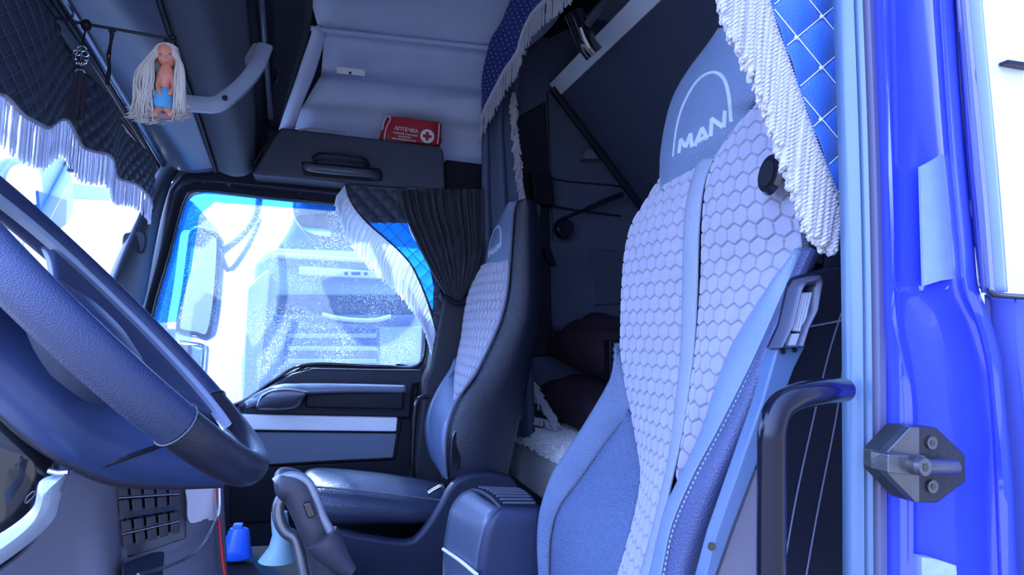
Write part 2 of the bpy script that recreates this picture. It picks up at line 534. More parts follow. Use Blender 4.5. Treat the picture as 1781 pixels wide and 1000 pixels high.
fo = mb.build('window_frame', mat('door_frame_plastic', (0.016, 0.018, 0.030), 0.32, bump=0.1, bs=400), door1)
# thin rubber bead along the glass
mb = MB(); mb.tube(cat([p + Vector((0, 0.004, 0)) for p in inner], 120, closed=True), 0.006, 8, closed=True)
mb.build('glass_seal', m_gloss, door1)
for q in ((1,)):
    mb = MB()
    for px, py in ((398, 322), (356, 318), (520, 336)): mb.disc(P(px, py, Y=2.584), (0, -1, 0), 0.006, 0.004, 12)
    mb.build('trim_screws', m_gloss, door1)
g = MB(); g.prism([p + Vector((0, 0.03, 0)) for p in inner], (0, 0.004, 0))
struct('window_1', g, glass('dusty_side_glass', (0.86, 0.95, 1.0), 0.1, 0.08, (0.8, 0.9, 1.0), True), smooth=False)
# blue-tinted sun strip at the top and front edge of the glass
ts = MB(); ts.prism([p + Vector((0, 0.022, 0)) for p in PP([(262, 562), (292, 450), (322, 345), (350, 331), (450, 341), (600, 356), (640, 361), (640, 372), (600, 366), (450, 356), (372, 350), (345, 372), (330, 470), (305, 560)], Y=2.60)], (0, 0.001, 0))
o = ts.build('sun_strip', glass('blue_film', (0.30, 0.72, 1.0), 0.05), door1, smooth=False)

mb = MB(); mb.prism(PP([(690, 632), (742, 640), (790, 646), (790, 735), (690, 735)], Y=2.625), (0, 0.04, 0)); mb.build('rear_frame', m_dark, door1, bevel=0.004)
# belt line moulding: dark top panel with the curved armrest
mb = MB(); mb.prism(PP([(412, 706), (470, 672), (508, 650), (545, 640), (640, 642), (742, 643), (744, 668), (720, 670), (715, 728), (428, 722)], Y=2.57), (0, 0.05, 0))
mb.build('belt_moulding', m_dark, door1, bevel=0.012, seg=3)
mb = MB()
A = PP([(424, 700, 2.56), (450, 682, 2.55), (485, 668, 2.54), (535, 666, 2.54), (620, 668, 2.54), (705, 671, 2.54)])
B = PP([(428, 709, 2.53), (455, 696, 2.48), (490, 685, 2.47), (538, 680, 2.47), (620, 678, 2.48), (706, 679, 2.49)])
mb.grid(patch(A, B, 8, 40, bulge=lambda u, v: 0.010 * math.sin(math.pi * u), N=Vector((0, -0.3, 1))))
mb.build('armrest', mat('armrest_gloss', (0.14, 0.16, 0.22), 0.14, coat=0.3), door1, solid=0.02)
mb = MB(); mb.prism(PP([(533, 674), (704, 676), (702, 714), (530, 711)], Y=2.50), (0, 0.06, 0))
mb.build('pull_pocket', m_black, door1, bevel=0.01)
mb = MB()
A = PP([(448, 706, 2.50), (456, 690, 2.48), (475, 680, 2.465), (505, 679, 2.46), (532, 683, 2.46)])
B = PP([(450, 709, 2.52), (475, 710, 2.50), (500, 709, 2.50), (518, 704, 2.50), (530, 686, 2.49)])
mb.grid(patch(A, B, 10, 24, bulge=lambda u, v: 0.02 * math.sin(math.pi * u), N=Vector((0, -1, 0))))
mb.build('door_handle', mat('door_handle_plastic', (0.10, 0.11, 0.14), 0.3, coat=0.3), door1, solid=0.006)
mb = MB(); mb.tube(cat(PP([(446, 711, 2.50), (456, 690, 2.468), (475, 679, 2.455), (505, 677, 2.45), (535, 682, 2.455)]), 24), 0.003, 8)
mb.build('handle_rim', m_chrome, door1)
# silver strip and grey panel
mb = MB(); mb.prism(PP([(415, 721), (692, 726), (690, 751), (415, 748)], Y=2.555), (0, 0.05, 0))
mb.build('silver_strip', m_silver, door1, bevel=0.006)
mb = MB(); mb.prism(PP([(415, 751), (691, 754), (684, 797), (560, 803), (415, 812)], Y=2.575), (0, 0.04, 0))
mb.build('lower_panel', m_grey, door1, bevel=0.006)
mb = MB(); mb.prism(PP([(400, 815), (688, 800), (700, 728), (716, 728), (712, 900), (400, 910)], Y=2.59), (0, 0.03, 0))
mb.build('lower_frame', m_black, door1, bevel=0.004)
# rear post of the door opening
mb = MB(); mb.prism(PP([(748, 640), (770, 520), (812, 512), (835, 520), (835, 900), (712, 900), (738, 660)], Y=2.48), (0, 0.18, 0))
struct('trim_7', mb, mat('post_plastic', (0.02, 0.021, 0.028), 0.6), bevel=0.015, seg=3)
# curved grab tube on that post
mb = MB(); mb.tube(cat(PP([(744, 690, 2.47), (733, 691, 2.465), (723, 702, 2.46), (720, 740, 2.46), (718, 800, 2.46), (720, 838, 2.47)]), 30), 0.008, 10)
o = mb.build('grab_tube', m_gloss); tag(o, 'thin glossy black grab tube beside the passenger seat on the door post', 'grab handle')

# ================================================================ A-pillar, passenger side, and windscreen
mb = MB()
A = PP([(190, 520, 2.30), (205, 470, 2.36), (225, 415, 2.42), (250, 350, 2.50), (272, 300, 2.55), (285, 285, 2.58)])
B = PP([(240, 560, 2.50), (255, 510, 2.52), (268, 440, 2.54), (285, 360, 2.57), (305, 305, 2.59), (330, 292, 2.60)])
mb.grid(patch(A, B, 10, 30, bulge=lambda u, v: 0.02 * math.sin(math.pi * u), N=Vector((0.5, -1, 0))))
o = mb.build('trim_8', m_dash, solid=0.03, off=1); o['kind'] = 'structure'
# round speaker/knob cover on the A pillar
mb = MB(); mb.prism(cat(PP([(220, 404), (248, 404), (254, 412), (252, 434), (240, 442), (216, 440), (212, 430), (213, 410)], Y=2.44), 32, closed=True), (0, 0.03, 0))
o = mb.build('pillar_speaker', m_dark, bevel=0.006, seg=3); tag(o, 'small rounded dark speaker cover on the passenger side windscreen pillar', 'speaker')
# windscreen: a sloping pane from dashboard to header, across the cab
def wx(z): return -0.98 + (z - 0.95) * 0.36
g = MB()
pts = []
for y in np.linspace(0.5, 2.66, 12):
    c = 0.10 * (1 - ((y - 1.6) / 1.1) ** 2)
    pts.append([Vector((wx(z) - c, y, z)) for z in np.linspace(0.72, 1.75, 6)])
g.grid(pts)
struct('window_2', g, glass('windscreen_glass', (0.93, 0.98, 1.0), 0.08), solid=0.004)
# dashboard
prof = [(-1.05, 0.05), (-1.05, 0.86), (-0.86, 0.86), (-0.70, 0.80), (-0.52, 0.74), (-0.46, 0.66), (-0.46, 0.40), (-0.58, 0.05)]
mb = MB(); mb.prism([Vector((x, 1.42, z)) for x, z in prof], (0, 1.20, 0))
db = thing('dashboard', 'dark grey dashboard of the truck cab behind the steering wheel', 'dashboard')
mb.build('body', m_dash, db, bevel=0.03, seg=3)

# ================================================================ overhead console across the windscreen header
cur = [
 [(-150, -150, 1.10), (-40, 0, 1.35), (100, 130, 1.80), (240, 262, 2.48)],
 [(-60, -150, 1.18), (56, 0, 1.42), (150, 128, 1.82), (262, 272, 2.50)],
 [(20, -150, 1.22), (116, 0, 1.46), (200, 140, 1.86), (284, 284, 2.52)],
 [(120, -150, 1.28), (200, 0, 1.55), (270, 150, 1.92), (335, 292, 2.53)],
 [(235, -150, 1.38), (278, 0, 1.66), (328, 150, 2.02), (376, 296, 2.53)],
]
Cv = [cat([P(a, b, Y=y) for a, b, y in c], 40) for c in cur]
oc = thing('overhead_console', 'grey overhead console along the windscreen header behind the hanging doll', 'overhead console')
def strip(i, j, name, m, bulge, n=10):
    mb = MB()
    rows = []
    for k in range(40):
        rows.append([Cv[i][k].lerp(Cv[j][k], u / (n - 1)) + Vector((0, 0, -1)) * bulge * math.sin(math.pi * u / (n - 1)) for u in range(n)])
    mb.grid(rows)
    return mb.build(name, m, oc, solid=0.02, off=1)
strip(0, 1, 'header_strip', m_dark, 0.0)
strip(1, 2, 'visor_panel', m_dark, -0.01)
strip(2, 4, 'locker_panel', m_console, 0.02, 20)
for i, r_, nm, mm in ((1, 0.004, 'seam', m_dark), (2, 0.011, 'rail', mat('rail_anodised', (0.22, 0.24, 0.3), 0.25, 0.8)), (4, 0.006, 'seam', m_black)):
    mb = MB(); mb.tube([p + Vector((0, -0.01, -0.006)) for p in Cv[i]], r_, 8)
    mb.build(nm, mm, oc)
mb = MB(); mb.tube([p + Vector((-0.012, -0.012, -0.016)) for p in Cv[2]], 0.006, 8); mb.build('rail_shadow_gap', m_black, oc)
back = [[Cv[i][k] + Vector((-0.03, 0.05, 0.06)) for i in (0, 1, 2, 3, 4)] for k in range(40)]
mb = MB(); mb.grid(back); mb.build('backing', m_black, oc, solid=0.01, off=1)
# rounded column
A = PP([(268, -150, 1.40), (278, 0, 1.66), (328, 150, 2.02), (376, 296, 2.53)])
Bm = PP([(380, -150, 1.50), (380, 0, 1.72), (405, 150, 2.06), (420, 296, 2.50)])
B = PP([(425, -150, 1.70), (428, 0, 1.92), (440, 150, 2.22), (446, 292, 2.56)])
a_, m_, b_ = cat(A, 40), cat(Bm, 40), cat(B, 40)
mb = MB(); rows = []
for k in range(40):
    row = []
    for u in range(13):
        t = u / 12
        row.append(a_[k] * (1 - t) ** 2 + m_[k] * 2 * t * (1 - t) + b_[k] * t * t + Vector((0.1, -0.7, -0.5)) * 0.07 * math.sin(math.pi * t))
    rows.append(row)
mb.grid(rows)
mb.build('rounded_column', mat('column_fabric', (0.085, 0.095, 0.125), 0.6, bump=0.3, bs=500), oc, solid=0.015, off=1)
A = B
B = PP([(470, -150, 1.78), (458, 0, 2.02), (466, 150, 2.34), (472, 215, 2.48), (452, 292, 2.57)])
mb = MB(); mb.grid(patch(A, B, 5, 30)); mb.build('dark_gap', m_black, oc, solid=0.01, off=1)
mb = MB(); mb.tube(cat(PP([(448, -60, 1.9), (455, 20, 2.03), (463, 120, 2.25), (470, 205, 2.44)]), 30), 0.009, 8)
mb.build('edge_rail', mat('rail_grey', (0.16, 0.18, 0.24), 0.3, 0.5), oc)
mb = MB(); mb.tube(cat(PP([(443, 285, 2.45), (458, 258, 2.44), (484, 226, 2.44)]), 10), 0.004, 8)
mb.build('corner_seam', m_black, oc)

# pale curved grab rail in front of the console
mb = MB()
path = cat(PP([(292, 172, 1.62), (322, 178, 1.62), (350, 181, 1.62), (375, 181, 1.62), (397, 168, 1.63), (425, 143, 1.66), (448, 112, 1.70), (462, 78, 1.76)]), 50)
rows = []
for i, p in enumerate(path):
    t = (path[min(49, i + 1)] - path[max(0, i - 1)]).normalized()
    n = Vector((0, -1, 0)); s_ = t.cross(n).normalized()
    w = 0.0165
    rows.append([p + s_ * w + n * 0.004, p + s_ * w * 0.6 + n * 0.009, p - s_ * w * 0.6 + n * 0.009, p - s_ * w + n * 0.004, p - s_ * w - n * 0.012, p + s_ * w - n * 0.012])
mb.grid(rows, closed=True, caps=True)
gr = thing('grab_rail', 'pale grey curved grab rail beside the blond doll', 'grab rail')
mb.build('bar', mat('grab_rail_plastic', (0.34, 0.38, 0.46), 0.4), gr)
for px, py in ((362, 181), (372, 183), (391, 170)):
    mb = MB(); mb.disc(P(px, py, Y=1.612), (0, 1, 0), 0.006, 0.004, 14); mb.build('screw_hole', m_gloss, gr)
mb = MB(); mb.prism(PP([(424, 100), (440, 74), (464, 74), (462, 92), (440, 112), (430, 120)], Y=1.80), (0, 0.05, 0)); mb.build('end_bracket', mat('bracket_grey', (0.2, 0.21, 0.25), 0.5), gr, bevel=0.004)
from mathutils.bvhtree import BVHTree
# ================================================================ SEATS
def hexh(y, z, w, pitch):
    """raised pillow height 0..1 of a hexagon quilt at points (y, z)"""
    a = y / w; b = z / pitch * 0.8660254
    d1 = np.full(a.shape, 9.0); d2 = np.full(a.shape, 9.0)
    j0 = np.floor(b / 0.8660254)
    for dj in (-1, 0, 1, 2):
        j = j0 + dj
        off = np.where(np.mod(j, 2) == 1, 0.5, 0.0)
        i0 = np.floor(a - off)
        for di in (-1, 0, 1, 2):
            d = np.hypot(a - (i0 + di + off), b - j * 0.8660254)
            n1 = np.minimum(d1, d); d2 = np.minimum(d2, np.maximum(d1, d)); d1 = n1
    e = np.clip((d2 - d1) / 0.14, 0, 1)
    return e * e * (3 - 2 * e) * 0.9 + 0.1 * np.clip(1 - d1 * d1 * 2.2, 0, 1)

def hexpatch(A, B, nu, nv, w, pitch, depth, bul=0.0):
    rows = patch(A, B, nu, nv)
    g = np.array([[tuple(p) for p in r] for r in rows])
    du = np.gradient(g, axis=1); dv = np.gradient(g, axis=0)
    n = np.cross(du, dv)
    n /= np.maximum(1e-12, np.linalg.norm(n, axis=2))[..., None]
    n[n[..., 0] > 0] *= -1
    h = hexh(g[..., 1], g[..., 2], w, pitch)
    u = np.linspace(0, 1, nu)[None, :]
    v = np.linspace(0, 1, nv)[:, None]
    edge = np.clip(np.minimum(np.minimum(u, 1 - u) / 0.03, np.minimum(v, 1 - v) / 0.01), 0, 1)
    g = g + n * (h * depth * edge + bul * np.sin(np.pi * u) * np.ones_like(v))[..., None]
    return MB().grid([[tuple(q) for q in r] for r in g])

def planept(px, py, O, N, lift=0.0):
    d = ray(px, py)
    k = (O - EYE).dot(N) / d.dot(N)
    return EYE + d * k + N * lift

ds = thing('driver_chair', 'large near driver seat with pale hexagon quilted backrest and smooth blue side bolsters', 'seat')
q = lambda L: [P(a, b, Y=y) for a, b, y in L]
hexL = [(1170, 290, 1.12), (1150, 312, 1.14), (1122, 355, 1.17), (1100, 392, 1.19), (1088, 440, 1.2), (1083, 500, 1.2), (1081, 560, 1.2), (1081, 610, 1.2), (1090, 670, 1.19), (1099, 710, 1.18), (1112, 780, 1.16), (1118, 830, 1.14), (1107, 900, 1.10), (1082, 990, 1.08), (1055, 1080, 1.08)]
stL = [(1222, 280, .99), (1205, 335, .985), (1197, 400, .98), (1195, 500, .98), (1192, 600, .98), (1183, 700, .97), (1170, 800, .96), (1152, 880, .96), (1132, 960, .96), (1098, 1080, .96)]
stR = [(1248, 275, .955), (1230, 325, .95), (1222, 400, .945), (1219, 500, .94), (1214, 600, .94), (1202, 700, .93), (1188, 780, .925), (1172, 850, .925), (1158, 920, .925), (1140, 1000, .925), (1118, 1080, .925)]
hexR = [(1345, 150, .80), (1364, 230, .77), (1386, 330, .742), (1403, 400, .735), (1401, 437, .735), (1378, 464, .75), (1350, 494, .77), (1290, 586, .82), (1258, 655, .845), (1222, 765, .885), (1184, 848, .92)]
seamF = [(1402, 437, .735), (1368, 514, .74), (1320, 622, .75), (1260, 742, .78), (1212, 832, .80), (1176, 916, .82), (1158, 1000, .82), (1140, 1080, .82)]
edgeG = [(1416, 440, .735), (1392, 500, .735), (1356, 596, .74), (1324, 690, .745), (1279, 800, .76), (1240, 910, .78), (1214, 1000, .80), (1195, 1080, .80)]
# left hexagon panel, right hexagon panel
o = hexpatch(q(hexL), q(stL), 170, 560, 0.030, 0.0235, 0.0060, 0.004).build('hexagon_panel', m_velour, ds)
# the right one: its near edge swings round the shoulder, so the strip curve is cut where the two meet
strR_cut = [s for s in stR if s[1] < 800] + [(1180, 818, .925)]
o = hexpatch(q(strR_cut), q(hexR), 190, 520, 0.030, 0.0235, 0.0060, 0.006).build('hexagon_panel', m_velour, ds)
mb = MB(); mb.grid(patch(q(stL), q(stR), 10, 90, bulge=lambda u, v: 0.004 + 0.004 * math.sin(math.pi * u)))
mb.build('center_strip', m_strip, ds, solid=0.004)
for c, d in ((stL, 0.003), (stR, -0.003)):
    mb = MB()
    cc = cat(q(c), 230)
    for i in range(0, 228, 2):
        mb.tube([cc[i] + Vector((-0.006, -d, 0)), cc[i + 1] + Vector((-0.006, -d, 0))], 0.0008, 4)
    mb.build('strip_stitching', m_seam, ds)
# right bolster: inner smooth panel and outer rounded panel
A = q([s for s in hexR if s[1] > 430 or s[1] > 430][0:]) + q([(1168, 880, .925), (1155, 935, .925), (1140, 1000, .925), (1118, 1080, .925)])
B = q(seamF)
mb = MB(); mb.grid(patch(A, B, 16, 90, bulge=lambda u, v: 0.010 * math.sin(math.pi * u)))
mb.build('inner_bolster', mat('blue_grey_leather', (0.17, 0.23, 0.33), 0.45, bump=0.3, bs=420, kind='leather', spec=0.6), ds, solid=0.006)
A, B = q(seamF), q(edgeG)
mb = MB(); mb.grid(patch(A, B, 18, 90, bulge=lambda u, v: 0.026 * math.sin(math.pi * u) ** 0.8, N=Vector((-0.6, -0.8, 0))))
mb.build('outer_bolster', mat('bolster_leather', (0.05, 0.065, 0.15), 0.45, bump=0.4, bs=420, kind='leather', spec=0.6), ds, solid=0.006)
mb = MB()
mb.tube([p + Vector((-0.003, -0.002, 0)) for p in cat(q(seamF), 120)], 0.0022, 6)
cc = cat(q(seamF), 150)
mb.build('bolster_piping', m_seam, ds)
mb = MB()
for i in range(0, 148, 2):
    d = Vector((-0.012, -0.014, 0))
    mb.tube([cc[i] + d, cc[i + 1] + d], 0.0013, 5)
mb.build('bolster_stitching', mat('grey_thread', (0.3, 0.32, 0.42), 0.7), ds)
# left bolster
outL = [(1080, 596, 1.205), (1074, 628, 1.22), (1055, 670, 1.25), (1020, 730, 1.28), (981, 790, 1.30), (957, 830, 1.31), (941, 880, 1.31), (937, 930, 1.30), (942, 1000, 1.28), (952, 1080, 1.26)]
seamL = [(1099, 712, 1.185), (1060, 760, 1.22), (1012, 828, 1.25), (974, 880, 1.265), (959, 930, 1.27), (956, 1000, 1.26), (962, 1080, 1.25)]
A = q(outL); B = q([(1081, 598, 1.205), (1088, 655, 1.20)] + seamL)
mb = MB(); mb.grid(patch(A, B, 16, 90, bulge=lambda u, v: 0.014 * math.sin(math.pi * u)))
mb.build('side_bolster', m_leather, ds, solid=0.006)
A = q(seamL); B = q([(1100, 714, 1.18), (1112, 780, 1.16), (1118, 830, 1.14), (1107, 900, 1.10), (1082, 990, 1.08), (1055, 1080, 1.08)])
mb = MB(); mb.grid(patch(A, B, 16, 90, bulge=lambda u, v: 0.012 * math.sin(math.pi * u)))
mb.build('perforated_panel', m_perf, ds, solid=0.006)
mb = MB(); mb.tube([p + Vector((-0.002, 0, 0)) for p in cat(q(seamL), 90)], 0.0018, 6)
cc = cat(q(seamL), 130)
for i in range(0, 128, 2):
    mb.tube([cc[i] + Vector((-0.006, -0.012, 0)), cc[i + 1] + Vector((-0.006, -0.012, 0))], 0.001, 4)
mb.build('side_stitching', m_seam, ds)
mb = MB(); mb.tube([p + Vector((-0.001, 0, 0)) for p in cat(q(hexL[8:]), 90)], 0.0016, 6); mb.build('panel_seam', m_seam, ds)
# shell behind
LL = cat(q([(1262, 62, .98), (1200, 132, 1.06), (1162, 240, 1.10), (1158, 300, 1.12), (1124, 355, 1.16), (1092, 440, 1.19), (1085, 560, 1.19), (1082, 610, 1.2), (1025, 730, 1.27), (962, 830, 1.30), (943, 930, 1.29), (958, 1080, 1.25)]), 60)
RR = cat(q([(1290, 50, .93), (1340, 80, .87), (1362, 200, .79), (1386, 330, .745), (1412, 440, .74), (1390, 500, .74), (1352, 596, .745), (1320, 690, .75), (1276, 800, .765), (1238, 910, .785), (1212, 1000, .80), (1195, 1080, .81)]), 60)
mb = MB(); rows = []
for a, b in zip(LL, RR):
    s = Vector((0.02, 0, 0)); t = Vector((0.15, 0, 0))
    rows.append([a + s, a + s * 2.5 - Vector((0, .005, 0)), a + t + Vector((0, -0.03, 0)), a.lerp(b, 0.5) + t * 1.25, b + t + Vector((0, 0.04, 0)), b + s * 2.5 + Vector((0, .01, 0)), b + s, a.lerp(b, 0.75) + Vector((0.10, 0, 0)), a.lerp(b, 0.25) + Vector((0.10, 0, 0))])
mb.grid(rows, closed=True, caps=True)
mb.build('backrest_shell', m_leatherd, ds)
# headrest pad with its edge piping and embroidery
padL = [(1163, 346, 1.09), (1154, 300, 1.115), (1158, 245, 1.11), (1173, 180, 1.09), (1200, 130, 1.06), (1237, 85, 1.02), (1264, 58, .98)]
padR = [(1282, 290, .925), (1298, 240, .90), (1318, 195, .875), (1335, 165, .85), (1345, 125, .84), (1332, 78, .87), (1292, 50, .93)]
mb = MB(); mb.grid(patch(q(padL), q(padR), 26, 50, bulge=lambda u, v: 0.008 + 0.022 * math.sin(math.pi * u) ** 0.7 * min(1, v * 5 + 0.15)))
padtree = BVHTree.FromPolygons(mb.v, mb.f)
mb.build('headrest_pad', mat('headrest_fabric', (0.13, 0.18, 0.28), 0.6, bump=0.6, bs=300, kind='weave'), ds, solid=0.01)
mb = MB(); mb.tube(cat([p + Vector((-0.010, 0, 0)) for p in q([(1158, 300, 1.11), (1164, 345, 1.085), (1200, 331, 1.02), (1240, 314, .97), (1281, 290, .925), (1300, 240, .895)])], 60), 0.003, 8)
mb.build('pad_piping', mat('pad_piping_leather', (0.16, 0.19, 0.27), 0.5), ds)
Q3 = q([(1175, 260, 1.09), (1290, 255, .905), (1243, 100, 1.0)])
N = (Q3[1] - Q3[0]).cross(Q3[2] - Q3[0]).normalized()
if N.x > 0: N = -N
O = Q3[0] + N * 0.021
emb = MB()
def stroke(mb, pts, w, bvh, N, h=0.0022, n=None):
    m2 = cat([Vector((a, b, 0)) for a, b in pts], n or 5)
    p = []
    for s in m2:
        hit = bvh.ray_cast(EYE, ray(s.x, s.y).normalized())
        if hit[0] is not None: p.append(hit[0])
    W = w if isinstance(w, (list, tuple)) else [w] * len(p)
    rows = []
    for i, c in enumerate(p):
        t = (p[min(len(p) - 1, i + 1)] - p[max(0, i - 1)]).normalized()
        s = t.cross(N).normalized() * W[min(i, len(W) - 1)] / 2
        rows.append([c - s - N * 0.003, c - s, c - s * 0.6 + N * h, c + s * 0.6 + N * h, c + s, c + s - N * 0.003])
    mb.grid(rows, closed=True, caps=True)
arch = [(1171, 273), (1176, 230), (1186, 190), (1205, 152), (1224, 132), (1243, 126), (1258, 136), (1267, 162), (1272, 213)]
stroke(emb, arch, [0.0025 + 0.0045 * (i / 47) ** 0.8 for i in range(48)], padtree, N, n=48)
for s_ in ([(1181, 267), (1184, 243)], [(1184, 243), (1193, 256)], [(1193, 256), (1201, 233)], [(1201, 233), (1204, 257)],
           [(1209, 254), (1221, 223)], [(1221, 223), (1231, 243)], [(1213, 246), (1229, 238)],
           [(1236, 238), (1238, 207)], [(1238, 207), (1259, 222)], [(1259, 222), (1261, 192)]):
    stroke(emb, s_, 0.0085, padtree, N)
emb.build('logo_embroidery', m_logo, ds, smooth=False)
# belt guide: dark oval hole in the shoulder
mb = MB(); mb.disc(P(1352, 304, Y=0.75) + Vector((-0.008, 0, 0)), (-1, 0.1, 0.1), 0.028, 0.006, 28, r2=0.024); 
mb.build('belt_guide', m_gloss, ds)
mb = MB(); mb.disc(P(1353, 304, Y=0.75) + Vector((-0.0145, 0, 0)), (-1, 0.1, 0.1), 0.017, 0.003, 24); mb.build('belt_slot', m_black, ds)
# rounded dark shoulder piece right of the panel
mb = MB(); mb.grid(patch(q([(1352, 232, .78), (1382, 320, .74), (1395, 390, .725), (1402, 440, .72)]), q([(1390, 235, .80), (1425, 300, .78), (1440, 380, .77), (1445, 470, .76)]), 10, 30, bulge=lambda u, v: 0.02 * math.sin(math.pi * u)))
mb.build('shoulder_cover', m_leatherd, ds, solid=0.01)
# seat cushion and base below the frame
mb = MB(); mb.box((0.22, 1.0, 0.34), (0.2, 0.2, 0.05)); mb.build('seat_cushion', m_leather, ds, bevel=0.04, seg=4)
mb = MB(); mb.box((0.24, 1.0, 0.175), (0.16, 0.16, 0.115)); mb.build('seat_base', m_black, ds, bevel=0.02)

# ---------------------------------------------------------------- passenger seat
ps = thing('passenger_chair', 'smaller far passenger seat beside the passenger window, seen past the gear lever', 'seat')
pf = [(893, 352, 2.04), (880, 362, 2.30), (868, 385, 2.36), (857, 410, 2.38), (848, 440, 2.40), (842, 462, 2.40), (820, 504, 2.42), (811, 540, 2.42), (805, 588, 2.42), (797, 624, 2.42), (794, 645, 2.40), (793, 670, 2.34), (797, 697, 2.24)]
pb = [(899, 350, 2.0), (894, 370, 2.0), (891, 408, 2.0), (888, 456, 2.0), (883, 510, 2.0), (872, 556, 2.0), (859, 588, 2.0), (843, 622, 2.02), (826, 654, 2.05), (812, 676, 2.12), (799, 700, 2.22)]
o = hexpatch(q([(842, 462, 2.40), (820, 504, 2.42), (811, 540, 2.42), (805, 588, 2.42), (798, 624, 2.42), (794, 660, 2.38), (796, 697, 2.24)]),
             q([(884, 452, 2.0), (883, 510, 2.0), (872, 556, 2.0), (859, 588, 2.0), (843, 622, 2.02), (824, 657, 2.06), (799, 699, 2.22)]), 130, 200, 0.036, 0.030, 0.010, 0.01).build('hexagon_panel', m_velour, ps)
mb = MB(); mb.grid(patch(q([(842, 484, 2.38), (847, 445, 2.40), (856, 410, 2.38), (867, 385, 2.34), (879, 364, 2.26), (893, 353, 2.08)]), q([(881, 462, 2.02), (887, 425, 2.0), (890, 400, 2.0), (892, 380, 2.0), (895, 362, 2.0), (899, 351, 2.0)]), 16, 40, bulge=lambda u, v: 0.02 * math.sin(math.pi * u)))
padtree2 = BVHTree.FromPolygons(mb.v, mb.f)
mb.build('headrest_pad', MATS['headrest_fabric'], ps, solid=0.01)
Q4 = q([(850, 440, 2.38), (888, 430, 2.01), (876, 372, 2.25)])
N2 = (Q4[1] - Q4[0]).cross(Q4[2] - Q4[0]).normalized()
if N2.x > 0: N2 = -N2
O2 = Q4[0] + N2 * 0.016; e2 = MB()
stroke(e2, [(850, 447), (852, 425), (857, 407), (863, 396), (868, 394), (871, 404), (871, 428)], 0.010, padtree2, N2, n=24)
for s_ in ([(851, 446), (852, 436), (854, 441), (856, 433), (857, 442)], [(858, 441), (861, 430), (863, 438)], [(865, 436), (865, 426), (869, 432), (869, 423)]):
    for a, b in zip(s_[:-1], s_[1:]): stroke(e2, [a, b], 0.008, padtree2, N2)
e2.build('logo_embroidery', m_logo, ps, smooth=False)
# near side of the backrest (dark leather), from the front seam to the back edge
A = q([(899, 350, 2.0), (894, 370, 2.0), (891, 408, 2.0), (888, 456, 2.0), (883, 510, 2.0), (872, 556, 1.99), (859, 588, 1.98), (843, 622, 1.97), (826, 654, 1.96), (800, 690, 1.95), (785, 722, 1.95), (777, 760, 1.95), (776, 800, 1.96), (779, 832, 1.98)])
B = q([(915, 350, 2.02), (931, 354, 2.03), (936, 400, 2.03), (940, 480, 2.02), (938, 540, 2.0), (934, 588, 2.0), (922, 648, 2.0), (913, 690, 2.0), (904, 730, 2.0), (896, 770, 2.0), (888, 810, 2.0), (880, 840, 2.0)])
mb = MB(); mb.grid(patch(A, B, 18, 60, bulge=lambda u, v: 0.05 * math.sin(math.pi * u) ** 0.6, N=Vector((0, -1, 0))))
mb.build('side_panel', m_leatherd, ps, solid=0.006)
mb = MB(); mb.tube([p + Vector((-0.003, -0.004, 0)) for p in cat(A, 90)], 0.004, 6); mb.build('side_piping', m_seam, ps)
# front left bolster
A = q([(797, 622, 2.42), (766, 666, 2.44), (745, 708, 2.45), (738, 744, 2.44), (744, 786, 2.42), (758, 812, 2.38), (777, 831, 2.32)])
B = q([(797, 626, 2.40), (795, 660, 2.36), (796, 697, 2.22), (784, 732, 2.02), (777, 772, 1.97), (777, 800, 1.97), (779, 832, 1.99)])
mb = MB(); mb.grid(patch(A, B, 14, 50, bulge=lambda u, v: 0.015 * math.sin(math.pi * u)))
mb.build('front_bolster', m_leather, ps, solid=0.006)
mb = MB(); mb.tube([p + Vector((-0.012, 0, 0)) for p in cat(q([(795, 645, 2.38), (775, 675, 2.40), (757, 710, 2.41), (751, 745, 2.40), (757, 785, 2.36), (772, 818, 2.3)]), 40)], 0.003, 6); mb.build('bolster_seam', m_seam, ps)
# back shell far side
LL = cat(q([(893, 352, 2.04), (868, 385, 2.36), (848, 440, 2.40), (812, 540, 2.42), (797, 624, 2.42), (767, 668, 2.44), (739, 744, 2.44), (758, 812, 2.38), (778, 831, 2.32)]), 40)
RR = cat(q([(925, 354, 2.03), (938, 400, 2.03), (938, 480, 2.02), (932, 588, 2.0), (912, 690, 2.0), (900, 740, 2.0), (890, 790, 2.0), (880, 830, 2.0)]), 40)
mb = MB(); rows = []
for a, b in zip(LL, RR):
    b2 = Vector((b.x, a.y, b.z))
    rows.append([a + Vector((0.015, 0, 0)), a.lerp(b2, 0.6) + Vector((0.01, 0, 0)), b2, b + Vector((-0.005, 0.01, 0)), Vector((a.x + 0.05, b.y + 0.02, a.z))])
mb.grid(rows, closed=True, caps=True); mb.build('backrest_shell', m_leatherd, ps)
# recline handle
mb = MB(); mb.prism(cat(PP([(800, 745), (806, 760), (805, 790), (798, 812), (789, 818), (784, 800), (784, 770), (790, 750)], Y=1.93), 28, closed=True), (0, 0.03, 0)); mb.build('recline_handle', m_gloss, ps, bevel=0.006)
